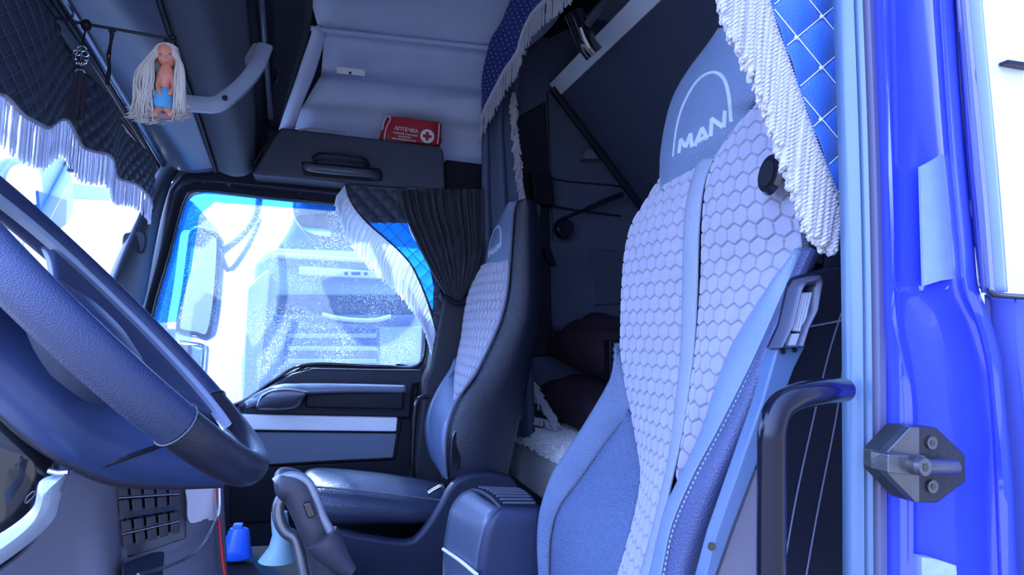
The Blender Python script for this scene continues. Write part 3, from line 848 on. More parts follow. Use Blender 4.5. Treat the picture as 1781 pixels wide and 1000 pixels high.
# cushion
def lp(px, py, y): return P(px, py, Y=y)
A = q([(527, 822, 2.02), (535, 816, 2.08), (560, 812, 2.2), (600, 812, 2.42)])
rows = []
near = cat(q([(520, 854, 1.97), (535, 847, 1.97), (590, 851, 1.96), (650, 857, 1.96), (710, 864, 1.97), (775, 872, 1.99)]), 40)
midc = cat(q([(524, 832, 2.06), (545, 822, 2.06), (600, 826, 2.05), (660, 832, 2.05), (715, 840, 2.06), (778, 850, 2.08)]), 40)
far = cat(q([(528, 822, 2.45), (548, 815, 2.45), (600, 816, 2.45), (660, 822, 2.45), (710, 829, 2.45), (780, 842, 2.45)]), 40)
low = cat(q([(540, 925, 1.99), (560, 925, 1.97), (600, 924, 1.96), (650, 922, 1.96), (720, 920, 1.97), (775, 916, 2.0)]), 40)
for i in range(40):
    lowf = Vector((low[i].x, 2.45, low[i].z))
    c1 = near[i].lerp(low[i], 0.35) + Vector((0, -0.03, 0))
    rows.append([far[i], far[i].lerp(midc[i], 0.5) + Vector((0, 0, 0.012)), midc[i], near[i], c1, near[i].lerp(low[i], 0.7) + Vector((0, -0.02, 0)), low[i], lowf])
mb = MB(); mb.grid(rows, closed=True, caps=True)
mb.build('seat_cushion', mat('cushion_leather', (0.035, 0.045, 0.08), 0.2, bump=0.5, bs=420, kind='leather', spec=0.7), ps, sub=1)
mb = MB(); mb.tube([p + Vector((0, -0.004, 0.002)) for p in near], 0.003, 6); mb.build('cushion_piping', m_seam, ps)
mb = MB(); mb.tube(cat(q([(745, 858, 1.96), (758, 850, 1.96), (770, 846, 1.96), (777, 862, 1.96)]), 16), 0.006, 8); mb.build('frame_clip', m_chrome, ps)
# side skirt of the seat frame with its rising arm
mb = MB(); mb.prism(cat(PP([(575, 928), (640, 934), (710, 942), (738, 920), (765, 880), (785, 845), (815, 826), (850, 822), (885, 828), (900, 850), (890, 960), (890, 1080), (560, 1090), (566, 1000)], Y=1.90), 80, closed=True), (0, 0.04, 0))
mb.build('side_skirt', mat('skirt_plastic', (0.010, 0.015, 0.040), 0.55, bump=0.2, bs=400), ps, bevel=0.012, seg=3)
mb = MB(); mb.box((0.2, 2.2, 0.16), (0.22, 0.18, 0.10)); mb.build('seat_base', m_black, ps, bevel=0.01)
# ================================================================ near (driver) side of the cab
#struct('wall_front', MB().prism([Vector((-1.10, 0.5, 0)), Vector((-1.10, 0.5, 0.72)), Vector((-1.02, 0.5, 0.72)), Vector((-1.02, 0.5, 0))], (0, 2.2, 0)), m_dark, smooth=False)
struct('trim_9', MB().prism([Vector((-0.80, 0.5, 1.74)), Vector((-0.70, 0.5, 2.30)), Vector((-0.64, 0.5, 2.30)), Vector((-0.74, 0.5, 1.74))], (0, 2.2, 0)), m_dark, smooth=False)
mb = MB(); mb.prism([Vector((-0.95, 0.66, 1.62)), Vector((1.96, 0.66, 1.62)), Vector((1.96, 0.66, 2.30)), Vector((-0.75, 0.66, 2.30))], (0, 0.05, 0))
mb.prism([Vector((0.74, 0.66, 0.0)), Vector((1.96, 0.66, 0.0)), Vector((1.96, 0.66, 1.7)), Vector((0.74, 0.66, 1.7))], (0, 0.05, 0))
struct('wall_driver_side', mb, m_grey, smooth=False)

# blue painted pillar with its steps
dp = thing('door_pillar', 'glossy blue painted door pillar of the truck at the right edge, carrying the steel striker', 'pillar')
def yz(L): return [P(a, b, Y=y) for a, b, y in L]
la = [(1450, -120), (1453, 0), (1462, 250), (1468, 500), (1470, 800), (1471, 1120)]
def col_(L, Y): return [(a, b, Y) for a, b in L]
lb_ = [(1480, -120), (1483, 0), (1492, 250), (1497, 500), (1500, 800), (1501, 1120)]
lc = [(1507, -120), (1511, 0), (1521, 250), (1528, 500), (1530, 800), (1531, 1120)]
ld = [(1536, -120), (1540, 0), (1549, 250), (1555, 480), (1558, 560), (1572, 625), (1584, 690), (1586, 760), (1586, 900), (1586, 1120)]
ld2 = [(1552, -120), (1556, 0), (1562, 250), (1567, 480), (1570, 560), (1583, 625), (1592, 690), (1594, 760), (1594, 900), (1594, 1120)]
le = [(1618, -120), (1624, 0), (1641, 250), (1657, 420), (1664, 500), (1688, 560), (1708, 640), (1716, 720), (1722, 850), (1728, 1120)]
le2 = [(1630, -120), (1637, 0), (1654, 250), (1670, 420), (1677, 500), (1702, 560), (1722, 640), (1730, 720), (1738, 850), (1744, 1120)]
lf = [(1654, -120), (1661, 0), (1678, 250), (1694, 420), (1702, 500), (1720, 548), (1740, 620), (1750, 720), (1762, 850), (1774, 1120)]
mb = MB()
rows = []
cs = [cat(yz(col_(l, y)), 70) for l, y in ((lc, .590), (ld, .560), (ld2, .585), (le, .570), (le2, .545), (lf, .540))]
def smoothcols(cs, m=7):
    rows = []
    for i in range(len(cs[0])):
        pts = [c[i] for c in cs]
        rows.append(cat(pts, m * len(cs)))
    return rows
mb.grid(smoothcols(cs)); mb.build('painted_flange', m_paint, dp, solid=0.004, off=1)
# second fold and the window slot edge
lg = [(1661, -120), (1668, 0), (1690, 250), (1704, 400), (1712, 508)]
lh = [(1678, -120), (1685, 0), (1709, 250), (1722, 400), (1730, 510)]
li = [(1699, -120), (1706, 0), (1729, 250), (1741, 400), (1749, 508)]
lf5 = [(1654, -120), (1661, 0), (1678, 250), (1690, 380), (1702, 500)]
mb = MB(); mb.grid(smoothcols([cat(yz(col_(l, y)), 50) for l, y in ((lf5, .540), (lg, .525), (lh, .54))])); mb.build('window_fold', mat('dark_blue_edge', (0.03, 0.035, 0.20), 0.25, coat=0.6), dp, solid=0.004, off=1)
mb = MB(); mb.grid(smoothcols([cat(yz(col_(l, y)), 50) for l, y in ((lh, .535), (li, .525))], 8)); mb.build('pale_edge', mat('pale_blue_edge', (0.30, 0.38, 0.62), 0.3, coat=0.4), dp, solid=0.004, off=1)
# lower body side right of the pillar, under the bright opening
mb = MB()
lx = [(1732, 514), (1756, 620), (1766, 720), (1776, 850), (1788, 1120)]
A = yz([(1712, 512, .565), (1716, 600, .575), (1730, 720, .58), (1742, 850, .58), (1755, 1120, .58)])
B = yz([(1880, 528, .47), (1890, 620, .47), (1900, 720, .47), (1905, 850, .47), (1910, 1120, .47)])
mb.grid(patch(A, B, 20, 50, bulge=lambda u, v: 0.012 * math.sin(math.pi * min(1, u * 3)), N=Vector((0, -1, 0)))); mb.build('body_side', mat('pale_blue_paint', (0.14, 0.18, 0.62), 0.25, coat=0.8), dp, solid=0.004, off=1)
mb = MB(); mb.tube(cat(yz([(1715, 505, .53), (1728, 512, .53), (1760, 515, .52), (1860, 522, .48)]), 20), 0.0028, 8); mb.build('opening_gasket', m_gloss, dp)
mb = MB(); mb.prism([P(1640, -260, Y=.615), P(1980, -260, Y=.615), P(1980, 620, Y=.615), P(1640, 620, Y=.615)], (0, 0.004, 0))  # white sheet added for the blown-out brightness beyond the pillar
o = mb.build('added_white_panel', mat('blown_out_white', (0.9, 0.9, 0.9), 0.3, coat=0.5)); tag(o, 'white panel added for the blown-out brightness beyond the blue pillar at the right border', 'added panel')
mb = MB(); mb.prism(PP([(1753, 103), (1800, 110), (1800, 117), (1754, 109)], Y=.602), (0, 0.012, 0))
o = mb.build('edge_clip', m_dark, bevel=0.001); tag(o, 'thin dark clip lying against the added white panel', 'clip')
# rubber seals
sb = thing('door_seal', 'ribbed grey rubber door seal running down the inner edge of the blue pillar', 'door seal')
mb = MB(); rows = []
ca, cb = cat(yz(col_(la, .60)), 60), cat(yz(col_(lb_, .595)), 60)
pr = [(0, 0), (0.06, 0.012), (0.22, 0.016), (0.36, 0.010), (0.42, 0.002), (0.50, 0.012), (0.66, 0.018), (0.84, 0.012), (0.94, 0.004), (1, 0)]
for a, b in zip(ca, cb): rows.append([a.lerp(b, u) + Vector((0, -h, 0)) for u, h in pr])
mb.grid(rows); mb.build('inner_rib', mat('seal_blue_grey', (0.09, 0.15, 0.24), 0.3, spec=0.7), sb, solid=0.004, off=1)
mb = MB(); rows = []
ca, cb = cat(yz(col_(lb_, .595)), 60), cat(yz(col_(lc, .590)), 60)
pr = [(0, 0.004), (0.1, -0.004), (0.2, 0.006), (0.5, 0.010), (0.8, 0.008), (0.93, 0.003), (1, 0)]
for a, b in zip(ca, cb): rows.append([a.lerp(b, u) + Vector((0, -h, 0)) for u, h in pr])
mb.grid(rows); mb.build('outer_lip', mat('seal_mauve', (0.12, 0.12, 0.20), 0.45), sb, solid=0.004, off=1)
# tall patch is a reflection painted as pale film; low one, a torn sticker
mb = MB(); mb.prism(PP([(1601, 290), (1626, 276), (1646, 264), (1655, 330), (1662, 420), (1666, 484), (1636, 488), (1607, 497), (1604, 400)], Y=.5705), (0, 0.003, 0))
o = mb.build('sticker', mat('reflection_and_film', (0.32, 0.42, 0.55), 0.3, coat=0.5, var=0.1, vs=60), smooth=False); tag(o, 'tall pale patch painted as a reflection on the blue pillar above the striker', 'sticker')  # not a real sticker: a reflection painted as a pale patch
mb = MB(); mb.prism(PP([(1604, 1010), (1603, 969), (1626, 972), (1663, 984), (1665, 1010)], Y=.566), (0, 0.012, 0))
o = mb.build('sticker', mat('paper_sticker', (0.42, 0.50, 0.60), 0.6, var=0.15, vs=80), smooth=False); tag(o, 'torn pale sticker low on the blue pillar below the striker', 'sticker')

# scraps of pale lettering film
for L_ in ([(1646, 503), (1650, 494), (1652, 494), (1655, 507), (1652, 506), (1651, 501), (1648, 502)], [(1658, 505), (1661, 505), (1661, 509), (1658, 508)], [(1603, 497), (1608, 497), (1605, 505)]):
    mb = MB(); mb.prism(PP(L_, Y=.574 if L_[0][0] < 1655 else .573), (0, 0.004, 0))
    o = mb.build('sticker_scrap', MATS['reflection_and_film'], smooth=False)
    o['label'] = 'tiny scrap of pale film on the blue pillar just below the tall painted reflection'; o['category'] = 'sticker'; o['group'] = 'film scraps on the blue pillar'
# striker
sk = thing('door_striker', 'worn steel door striker with a pin screwed onto the blue pillar', 'door latch')
mb = MB(); mb.prism(PP([(1542, 787), (1584, 742), (1629, 743), (1680, 790), (1681, 838), (1632, 875), (1593, 875), (1542, 823)], Y=.538), (0, 0.03, 0)); mb.build('plate', m_steeld, sk, bevel=0.0022, seg=2)
mb = MB(); mb.prism(PP([(1541, 788), (1584, 743), (1600, 743), (1600, 874), (1593, 874), (1542, 822)], Y=.5365), (0, 0.01, 0)); mb.build('worn_flange', m_steel, sk, bevel=0.001)
mb = MB(); mb.prism(PP([(1545, 790), (1600, 793), (1604, 828), (1545, 823)], Y=.520), (0, 0.022, 0)); mb.build('arm', m_steel, sk, bevel=0.0015)
c = P(1601, 811, Y=.512)
mb = MB(); mb.disc(c, (0.1, -1, 0.05), 0.0090, 0.005, 28, r2=0.0080); mb.disc(c + Vector((0.0, 0.012, 0)), (0.1, -1, 0.05), 0.0092, 0.012, 28); mb.build('pin_head', m_steel, sk, smooth=True)
mb = MB()
star = []
for k in range(12):
    r_ = 0.0040 if k % 2 == 0 else 0.0026
    star.append(c + Vector((math.cos(k * math.pi / 6) * r_, -0.0058, math.sin(k * math.pi / 6) * r_)))
mb.prism(star, (0, 0.002, 0)); mb.build('pin_socket', m_gloss, sk, smooth=False)
mb = MB(); mb.tube([P(1606, 811, Y=.524), P(1660, 812, Y=.528)], 0.0072, 18); mb.build('pin', m_steel, sk)
for px, py in ((1620, 770), (1621, 846)):
    c = P(px, py, Y=.537)
    mb = MB(); mb.disc(c, (0, -1, 0), 0.0062, 0.0015, 24); s1 = mb.build('screw', m_steel, sk)
    mb = MB(); mb.disc(c + Vector((0, -0.001, 0)), (0, -1, 0), 0.0030, 0.0012, 6); mb.build('screw_socket', m_gloss, s1, smooth=False)

# grab handle
mb = MB(); mb.tube(cat(yz([(1466, 678, .572), (1430, 681, .545), (1385, 690, .53), (1356, 708, .525), (1343, 745, .522), (1342, 800, .522), (1342, 900, .522), (1342, 1120, .522)]), 70), 0.0122, 20)
gh = thing('entry_handle', 'thick glossy black entry grab handle beside the driver seat', 'grab handle')
mb.build('bar', mat('handle_rubber', (0.006, 0.006, 0.014), 0.16, coat=0.0, spec=0.35), gh)

# seat belt assembly and pillar trim
bt = thing('belt_pillar_trim', 'dark pillar trim beside the driver seat with slotted belt height adjuster', 'pillar trim')
mb = MB(); mb.prism(PP([(1385, 490), (1392, 480), (1440, 466), (1475, 462), (1480, 560), (1480, 1120), (1205, 1120), (1300, 850), (1352, 640)], Y=.700), (0, 0.02, 0))
mb.build('panel', mat('pillar_trim_dark', (0.005, 0.007, 0.016), 0.6, bump=0.15, bs=500, spec=0.15), bt, bevel=0.004)
mb = MB(); mb.prism(PP([(1352, 605), (1404, 598), (1383, 640), (1352, 722), (1316, 812), (1274, 922), (1243, 1010), (1215, 1120), (1195, 1120), (1245, 930), (1325, 700)], Y=.672), (0, 0.02, 0))
mb.build('adjuster_rail', mat('rail_blue_grey', (0.065, 0.11, 0.20), 0.38), bt, bevel=0.003)
mb = MB(); mb.prism(PP([(1318, 815), (1316, 1120), (1220, 1120), (1248, 1005), (1276, 925)], Y=.680), (0, 0.015, 0))
mb.build('lower_cover', mat('lower_cover_grey', (0.13, 0.12, 0.15), 0.6), bt, bevel=0.002)
# buckle frame with four bars
of = yz([(1371, 565, .665), (1386, 500, .665), (1396, 486, .665), (1425, 478, .665), (1432, 486, .665), (1424, 540, .665), (1408, 570, .665), (1398, 604, .665), (1352, 606, .665)])
inf = yz([(1383, 562, .665), (1395, 508, .665), (1401, 497, .665), (1416, 492, .665), (1420, 498, .665), (1411, 540, .665), (1398, 568, .665), (1387, 600, .665), (1362, 601, .665)])
mb = MB(); rows = []
for a, b in zip(of, inf):
    rows.append([a + Vector((0, .02, 0)), a, a.lerp(b, .5) + Vector((0, -.004, 0)), b, b + Vector((0, .02, 0))])
rows.append(rows[0]); mb.grid(rows, closed=True)
mb.build('buckle_frame', mat('buckle_frame_plastic', (0.05, 0.055, 0.085), 0.35), bt, smooth=True)
mb = MB(); mb.prism(of, (0, 0.004, 0)); 
for i in range(len(mb.v)): mb.v[i] = (mb.v[i][0], mb.v[i][1] + 0.016, mb.v[i][2])
mb.build('slot_back', m_black, bt, smooth=False)
lev = MB(); 
for k in range(5):
    t = k / 5
    a0, a1 = (1390 + 24 * t, 510 - 1 * t), (1390 + 24 * (t + .17), 510 - 1 * t)
    b0, b1 = (1374 + 24 * t, 574 + 4 * t), (1374 + 24 * (t + .17), 574 + 4 * t)
    lev.prism([P(*a0, Y=.668), P(*a1, Y=.668), P(*b1, Y=.668), P(*b0, Y=.668)], (0, 0.008, 0))
lev.prism([P(1389, 509, Y=.671), P(1415, 508, Y=.671), P(1399, 579, Y=.671), P(1372, 575, Y=.671)], (0, 0.006, 0))
lev.build('ribbed_slider', mat('slider_grey', (0.42, 0.45, 0.52), 0.5), bt, bevel=0.0008)
mb = MB(); mb.prism(PP([(1378, 580), (1392, 580), (1387, 602), (1371, 602)], Y=.668), (0, 0.008, 0)); mb.build('slider_tab', MATS['slider_grey'], bt, bevel=0.001)
for px, py in ((1361, 611), (1381, 608)):
    mb = MB(); mb.disc(P(px, py, Y=.671), (0, -1, 0), 0.0032, 0.0015, 16); mb.build('screw_hole', m_gloss, bt)
mb = MB(); mb.disc(P(1237, 950, Y=.6705), (0, -1, 0), 0.0045, 0.0015, 16); mb.build('screw_hole', m_gloss, bt)
for L_ in ([(1463, 545), (1440, 620), (1412, 740), (1380, 890), (1345, 1100)], [(1470, 600), (1455, 720), (1420, 900), (1385, 1100)], [(1408, 568), (1440, 562), (1470, 556)]):
    mb = MB(); mb.tube(cat(PP(L_, Y=.700), 20), 0.0012, 6); mb.build('panel_line', mat('line_grey', (0.12, 0.13, 0.18), 0.4), bt)

# ================================================================ near curtain: blue quilted leather with a thick rope fringe
def inpoly(x, y, poly):
    c = False
    n = len(poly)
    for i in range(n):
        x1, y1 = poly[i]; x2, y2 = poly[i - 1]
        if (y1 > y) != (y2 > y) and x < (x2 - x1) * (y - y1) / (y2 - y1) + x1: c = not c
    return c
def quilt(A, B, nu, nv, O, E1, E2, p, depth, ph=(0, 0), fold=None):
    """diamond quilt between curves A and B; pattern is laid out in metres along E1/E2"""
    rows = patch(A, B, nu, nv)
    N = E1.cross(E2).normalized()
    if N.dot(EYE - O) < 0: N = -N
    out = []
    for r in rows:
        rr = []
        for pt in r:
            a = (pt - O).dot(E1) / p[0] + ph[0]; b = (pt - O).dot(E2) / p[1] + ph[1]
            h = abs(math.sin(math.pi * (a + b))) * abs(math.sin(math.pi * (a - b)))
            rr.append(pt + N * (depth * min(1, h ** 0.45)))
        out.append(rr)
    return out, N
def stitches(O, E1, E2, p, ph, poly, N, rad, step, ext, dash=True):
    """thread lines of the quilt, kept inside the outline poly (given in E1/E2 metres)"""
    mb = MB(); studs = []
    n = int(ext / min(p)) + 2
    for fam in (1, -1):
        for k in range(-n, n):
            run = []
            t = -ext
            while t < ext:
                # a + fam*b = k ; a = k/2 + s ; b = fam*(k/2 - s)
                s_ = t / max(p)
                a = k / 2 + s_; b = fam * (k / 2 - s_)
                x = (a - ph[0]) * p[0]; y = (b - ph[1]) * p[1]
                if inpoly(x, y, poly): run.append(O + E1 * x + E2 * y + N * 0.0045)
                else:
                    if len(run) > 1: mb.tube(run, rad, 5)
                    run = []
                t += step
            if len(run) > 1: mb.tube(run, rad, 5)
    for i in range(-n, n):
        for j in range(-n, n):
            for s_ in (0, 0.5):
                x = (i + s_ - ph[0]) * p[0]; y = (j + s_ - ph[1]) * p[1]
                if inpoly(x, y, poly): studs.append(O + E1 * x + E2 * y)

    return mb, studs
def rope(mb, p0, p1, r, turns, seg=5, n=None, sag=None):
    d = p1 - p0; L = d.length; t = d.normalized()
    a = t.orthogonal().normalized(); b = t.cross(a)
    n = n or int(turns * 8)
    for s in (0, math.pi):
        pts = []
        for i in range(n + 1):
            u = i / n
            ang = turns * 2 * math.pi * u + s
            off = (a * math.cos(ang) + b * math.sin(ang)) * r * 0.55
            q_ = p0 + d * u + off
            if sag: q_ += sag(u)
            pts.append(q_)
        mb.tube(pts, r * 0.62, seg)
YC = .635
nc = thing('driver_curtain', 'bright blue quilted leather curtain with thick white rope fringe at upper right', 'curtain')
edge = [(1262, -280), (1290, -170), (1318, -60), (1334, 0), (1350, 55), (1370, 110), (1390, 170), (1409, 225), (1428, 275), (1446, 320), (1464, 368)]
O = P(1426, 31, Y=YC); E1 = Vector((1, 0, 0)); E2 = Vector((0, 0, 1))
A = [P(a, b, Y=YC) for a, b in edge]
B = [P(1492 + b * 0.012, b, Y=YC) for a, b in edge]
p1 = P(1382, 71, Y=YC) - O          # next stud of the lattice
pq = (abs(p1.x) * 2, abs(P(1428, 120, Y=YC).z - O.z))
rows, N = quilt(A, B, 60, 150, O, E1, E2, pq, 0.006)
MB().grid(rows).build('quilted_leather', m_blueq, nc, solid=0.002, off=-1)
poly = [((p - O).dot(E1), (p - O).dot(E2)) for p in A] + [((p - O).dot(E1), (p - O).dot(E2)) for p in reversed(B)]
mb, studs = stitches(O, E1, E2, pq, (0, 0), poly, N, 0.00065, 0.004, 0.35)
o = mb.build('stitching', m_thread, nc); o['kind'] = 'stuff'
for s_ in studs:
    mb = MB(); mb.ball(s_ + N * 0.002, (0.0030, 0.0022, 0.0030), 12, 8); mb.build('stud', m_stud, nc)
# braided heading: a plaited band
ce = cat(A, 120)
mb = MB()
for k in range(0, 119):
    p_ = ce[k]
    t = (ce[min(119, k + 1)] - ce[max(0, k - 1)]).normalized()
    s = t.cross(N).normalized()
    if s.x > 0: s = -s
    for w in range(3):
        c0 = p_ + s * (0.001 + w * 0.0040) + N * 0.003
        mb.tube([c0 - t * 0.0016 - N * 0.0012, c0 + N * 0.0012, c0 + s * 0.0030 + t * 0.0022 - N * 0.001], 0.0018, 5)
mb.build('braided_heading', m_fringe, nc)
mb = MB()
tips = [(1205, -280), (1222, -170), (1240, -60), (1252, 0), (1268, 60), (1290, 108), (1313, 150), (1332, 200), (1352, 265), (1368, 305), (1384, 350), (1404, 405), (1425, 432), (1446, 445), (1466, 482)]
ct = cat([P(a, b, Y=YC) for a, b in tips], 200)
rnd = random.Random(3)
M_ = 66
for k in range(M_):
    u = k / (M_ - 1)
    p0 = cat_p = ce[int(u * 119)]
    # cords hang nearly straight down; the tip boundary gives the length
    lean = -0.010
    x = p0.x + lean
    best = min(ct, key=lambda c: abs(c.x - (p0.x - 0.010)))
    z1 = best.z + rnd.uniform(-0.004, 0.006)
    if p0.z - z1 < 0.02: z1 = p0.z - 0.03
    for lay in (0, 1):
        a = p0 + N * (0.001 + 0.005 * lay) + Vector((-0.003 - 0.004 * lay + rnd.uniform(-.001, .001), 0, -0.002))
        b = Vector((p0.x - 0.012 - 0.004 * lay + rnd.uniform(-.002, .002), a.y + rnd.uniform(-0.003, 0.003), z1 + (0.012 if lay else 0) * rnd.random()))
        w_ = rnd.uniform(-0.002, 0.002)
        rope(mb, a, b, 0.0034, (a - b).length / 0.0092, 5, sag=lambda t_, w=w_: Vector((w * math.sin(math.pi * t_), 0, 0)))
mb.build('rope_fringe', m_fringe, nc)
# ================================================================ steering wheel
# wheel plane found from the near rim, the far rim and the lowest point of the rim in the photo
sw = thing('steering_wheel', 'big leather steering wheel with smooth hub at the left edge', 'steering wheel')
WC = Vector((-0.221, 0.847, 0.9017)); WR = 0.228
ax_d = Vector((math.cos(R(44.9)), 0, -math.sin(R(44.9))))      # from the centre towards the lowest, rearmost point
n0 = Vector((math.sin(R(44.9)), 0, math.cos(R(44.9))))
ax_y = Vector((0, math.cos(R(4.05)), 0)) - n0 * math.sin(R(4.05))
ax_n = (n0 * math.cos(R(4.05)) + Vector((0, 1, 0)) * math.sin(R(4.05))).normalized()   # faces the driver
def wp(ang, r, h=0.0): return WC + (ax_y * math.sin(ang) + ax_d * math.cos(ang)) * r + ax_n * h
m_rim = mat('rim_leather', (0.028, 0.042, 0.10), 0.3, bump=0.3, bs=800, kind='leather', spec=0.6)
def rimseg(a0, a1, rt_, m, name, n=60, fl=1.0):
    mb = MB(); rows = []
    for i in range(n + 1):
        a = a0 + (a1 - a0) * i / n
        c = wp(a, WR)
        rad = (ax_y * math.sin(a) + ax_d * math.cos(a))
        rows.append([c + rad * math.cos(2 * math.pi * k / 22) * rt_ * 0.92 + ax_n * math.sin(2 * math.pi * k / 22) * rt_ * 1.12 for k in range(22)])
    mb.grid(rows, closed=True, caps=True); return mb.build(name, m, sw)
rimseg(R(-360 + 52), R(-52), 0.0185, m_rim, 'rim', 120)
rimseg(R(-51.6), R(51.6), 0.0180, mat('rim_smooth', (0.018, 0.019, 0.030), 0.25, bump=0.2, bs=800, kind='leather', spec=0.7), 'rim_smooth_section', 50)
for a in (R(-51.8), R(51.8)):
    mb = MB(); c = wp(a, WR); rad = (ax_y * math.sin(a) + ax_d * math.cos(a))
    mb.tube([c + rad * math.cos(2 * math.pi * k / 24) * 0.0182 + ax_n * math.sin(2 * math.pi * k / 24) * 0.0215 for k in range(24)], 0.0008, 6, closed=True)
    mb.build('rim_seam', m_seam, sw)
# spokes: two wide flat ones with a bright metallic inlay
m_hub = mat('hub_plastic', (0.035, 0.045, 0.095), 0.42, bump=0.15, bs=600)
for sgn in (1, -1):
    mb = MB(); rows = []
    for i in range(30):
        a = sgn * R(38 + 95 * i / 29)
        ed_ = math.sin(math.pi * i / 29) ** 0.3
        row = []
        for j in range(12):
            t = j / 11
            r_ = 0.070 + (WR - 0.006 - 0.070) * t
            row.append(wp(a, r_, -0.040 * (1 - t) ** 1.5 - 0.006 + 0.004 * math.sin(math.pi * t)))
        rows.append(row)
    mb.grid(rows); sp = mb.build('spoke', m_hub, sw, solid=0.012, off=0)
    mb = MB(); rows = []
    for i in range(40):
        a = sgn * R(24 + 140 * i / 39)
        w = 0.002 + 0.006 * math.sin(math.pi * i / 39)
        row = [wp(a, 0.194 - w, 0.004), wp(a, 0.194 - w * .4, 0.0085), wp(a, 0.194 + w * .4, 0.0095), wp(a, 0.194 + w, 0.006), wp(a, 0.194, -0.004)]
        rows.append(row)
    mb.grid(rows, closed=True, caps=True); mb.build('spoke_inlay', mat('inlay_silver', (0.40, 0.47, 0.58), 0.2, 0.2, coat=0.5), sp)
# hub pad, dished
mb = MB(); rows = []
for r_, h in ((0.0, 0.004), (0.03, 0.003), (0.06, -0.004), (0.080, -0.014), (0.086, -0.03), (0.084, -0.06), (0.06, -0.075), (0.0, -0.078)):
    rows.append([wp(2 * math.pi * k / 40, max(r_, 1e-4), h) for k in range(40)])
mb.grid(rows, closed=True); mb.build('hub', m_hub, sw)

# instrument hood / column shroud: the wide smooth blue-grey body below the near rim
sh = thing('column_shroud', 'wide smooth steering column shroud below the near rim of the steering wheel', 'steering column')
A = [P(a, b, Y=y) for a, b, y in [(-60, 360, .82), (0, 420, .84), (120, 545, .87), (240, 655, .90), (330, 740, .93), (385, 800, .96), (392, 825, .98)]]
Mi = [P(a, b, Y=y) for a, b, y in [(-60, 540, .72), (0, 600, .74), (100, 690, .77), (180, 745, .81), (270, 785, .86), (350, 815, .92), (388, 830, .97)]]
B = [P(a, b, Y=y) for a, b, y in [(-60, 660, .78), (0, 708, .80), (60, 758, .82), (130, 800, .84), (200, 829, .87), (300, 838, .92), (387, 840, .98)]]
a_, m_, b_ = cat(A, 60), cat(Mi, 60), cat(B, 60)
rows = []
for k in range(60):
    row = []
    for u in range(15):
        t = u / 14
        c = m_[k] * 2 - (a_[k] + b_[k]) * 0.5
        row.append(a_[k] * (1 - t) ** 2 + c * 2 * t * (1 - t) + b_[k] * t * t)
    rows.append(row)
mb = MB(); mb.grid(rows); mb.build('shell', mat('shroud_plastic', (0.035, 0.06, 0.16), 0.38, bump=0.12, bs=700), sh, solid=0.006, off=1)
# lower lip
mb = MB(); mb.tube([p + Vector((0, -0.002, 0)) for p in b_], [0.006 + 0.004 * math.sin(math.pi * i / 59) for i in range(60)], 12); mb.build('lower_lip', mat('lip_plastic', (0.03, 0.031, 0.045), 0.35), sh)
# joint line between the two panels
mb = MB()
ln = []
tree = BVHTree.FromPolygons([tuple(p) for r in rows for p in r], [(i * 15 + j, i * 15 + j + 1, (i + 1) * 15 + j + 1, (i + 1) * 15 + j) for i in range(59) for j in range(14)])
for t in np.linspace(0, 1, 20):
    hit = tree.ray_cast(EYE, ray(152 + (292 - 152) * t, 820 + (770 - 820) * t).normalized())
    if hit[0] is not None: ln.append(hit[0] + (EYE - hit[0]).normalized() * 0.008)
if len(ln) > 2: mb.tube(ln, 0.0028, 8); mb.build('panel_joint', m_black, sh)
# underside closing the shroud
mb = MB(); mb.grid(patch([p + Vector((0, 0.0, 0)) for p in b_[::4]], [Vector((p.x, 1.0, p.z + 0.03)) for p in b_[::4]], 6, 20)); mb.build('underside', m_dark, sh, solid=0.004)

# column below the shroud and the stalk lever
mb = MB(); mb.tube(cat([P(-60, 700, Y=.86), P(20, 790, Y=.87), P(10, 900, Y=.9), P(-60, 980, Y=.92)], 20), [0.03 + 0.012 * math.sin(math.pi * i / 19) for i in range(20)], 18)
mb.build('column_tube', m_gloss, sh)
lv = thing('column_lever', 'shiny pale grey adjustment lever under the steering column at lower left', 'lever')
mb = MB(); rows = []
pa = cat([P(a, b, Y=.80) for a, b in ((118, 820), (70, 836), (58, 880), (20, 915), (-40, 950))], 30)
pb = cat([P(a, b, Y=.80) for a, b in ((121, 824), (105, 865), (92, 905), (45, 950), (-40, 1010))], 30)
for a, b in zip(pa, pb):
    mm = a.lerp(b, .5)
    rows.append([a, a.lerp(b, .25) + Vector((0, -.010, 0)), mm + Vector((0, -.014, 0)), a.lerp(b, .75) + Vector((0, -.010, 0)), b, mm + Vector((0, .015, 0))])
mb.grid(rows, closed=True, caps=True); mb.build('lever_blade', mat('lever_grey', (0.26, 0.31, 0.38), 0.2, coat=0.6), lv)
mb = MB(); mb.tube(cat([P(a, b, Y=.785) for a, b in ((62, 856), (60, 862), (50, 872), (44, 874), (48, 864), (58, 855))], 24, closed=True), 0.0010, 6, closed=True); mb.build('oval_mark', m_gloss, lv)
mb = MB(); mb.tube([P(a, b, Y=.79) for a, b in ((84, 818), (100, 822), (119, 821))], 0.003, 8); mb.build('lever_hinge', m_chrome, lv)

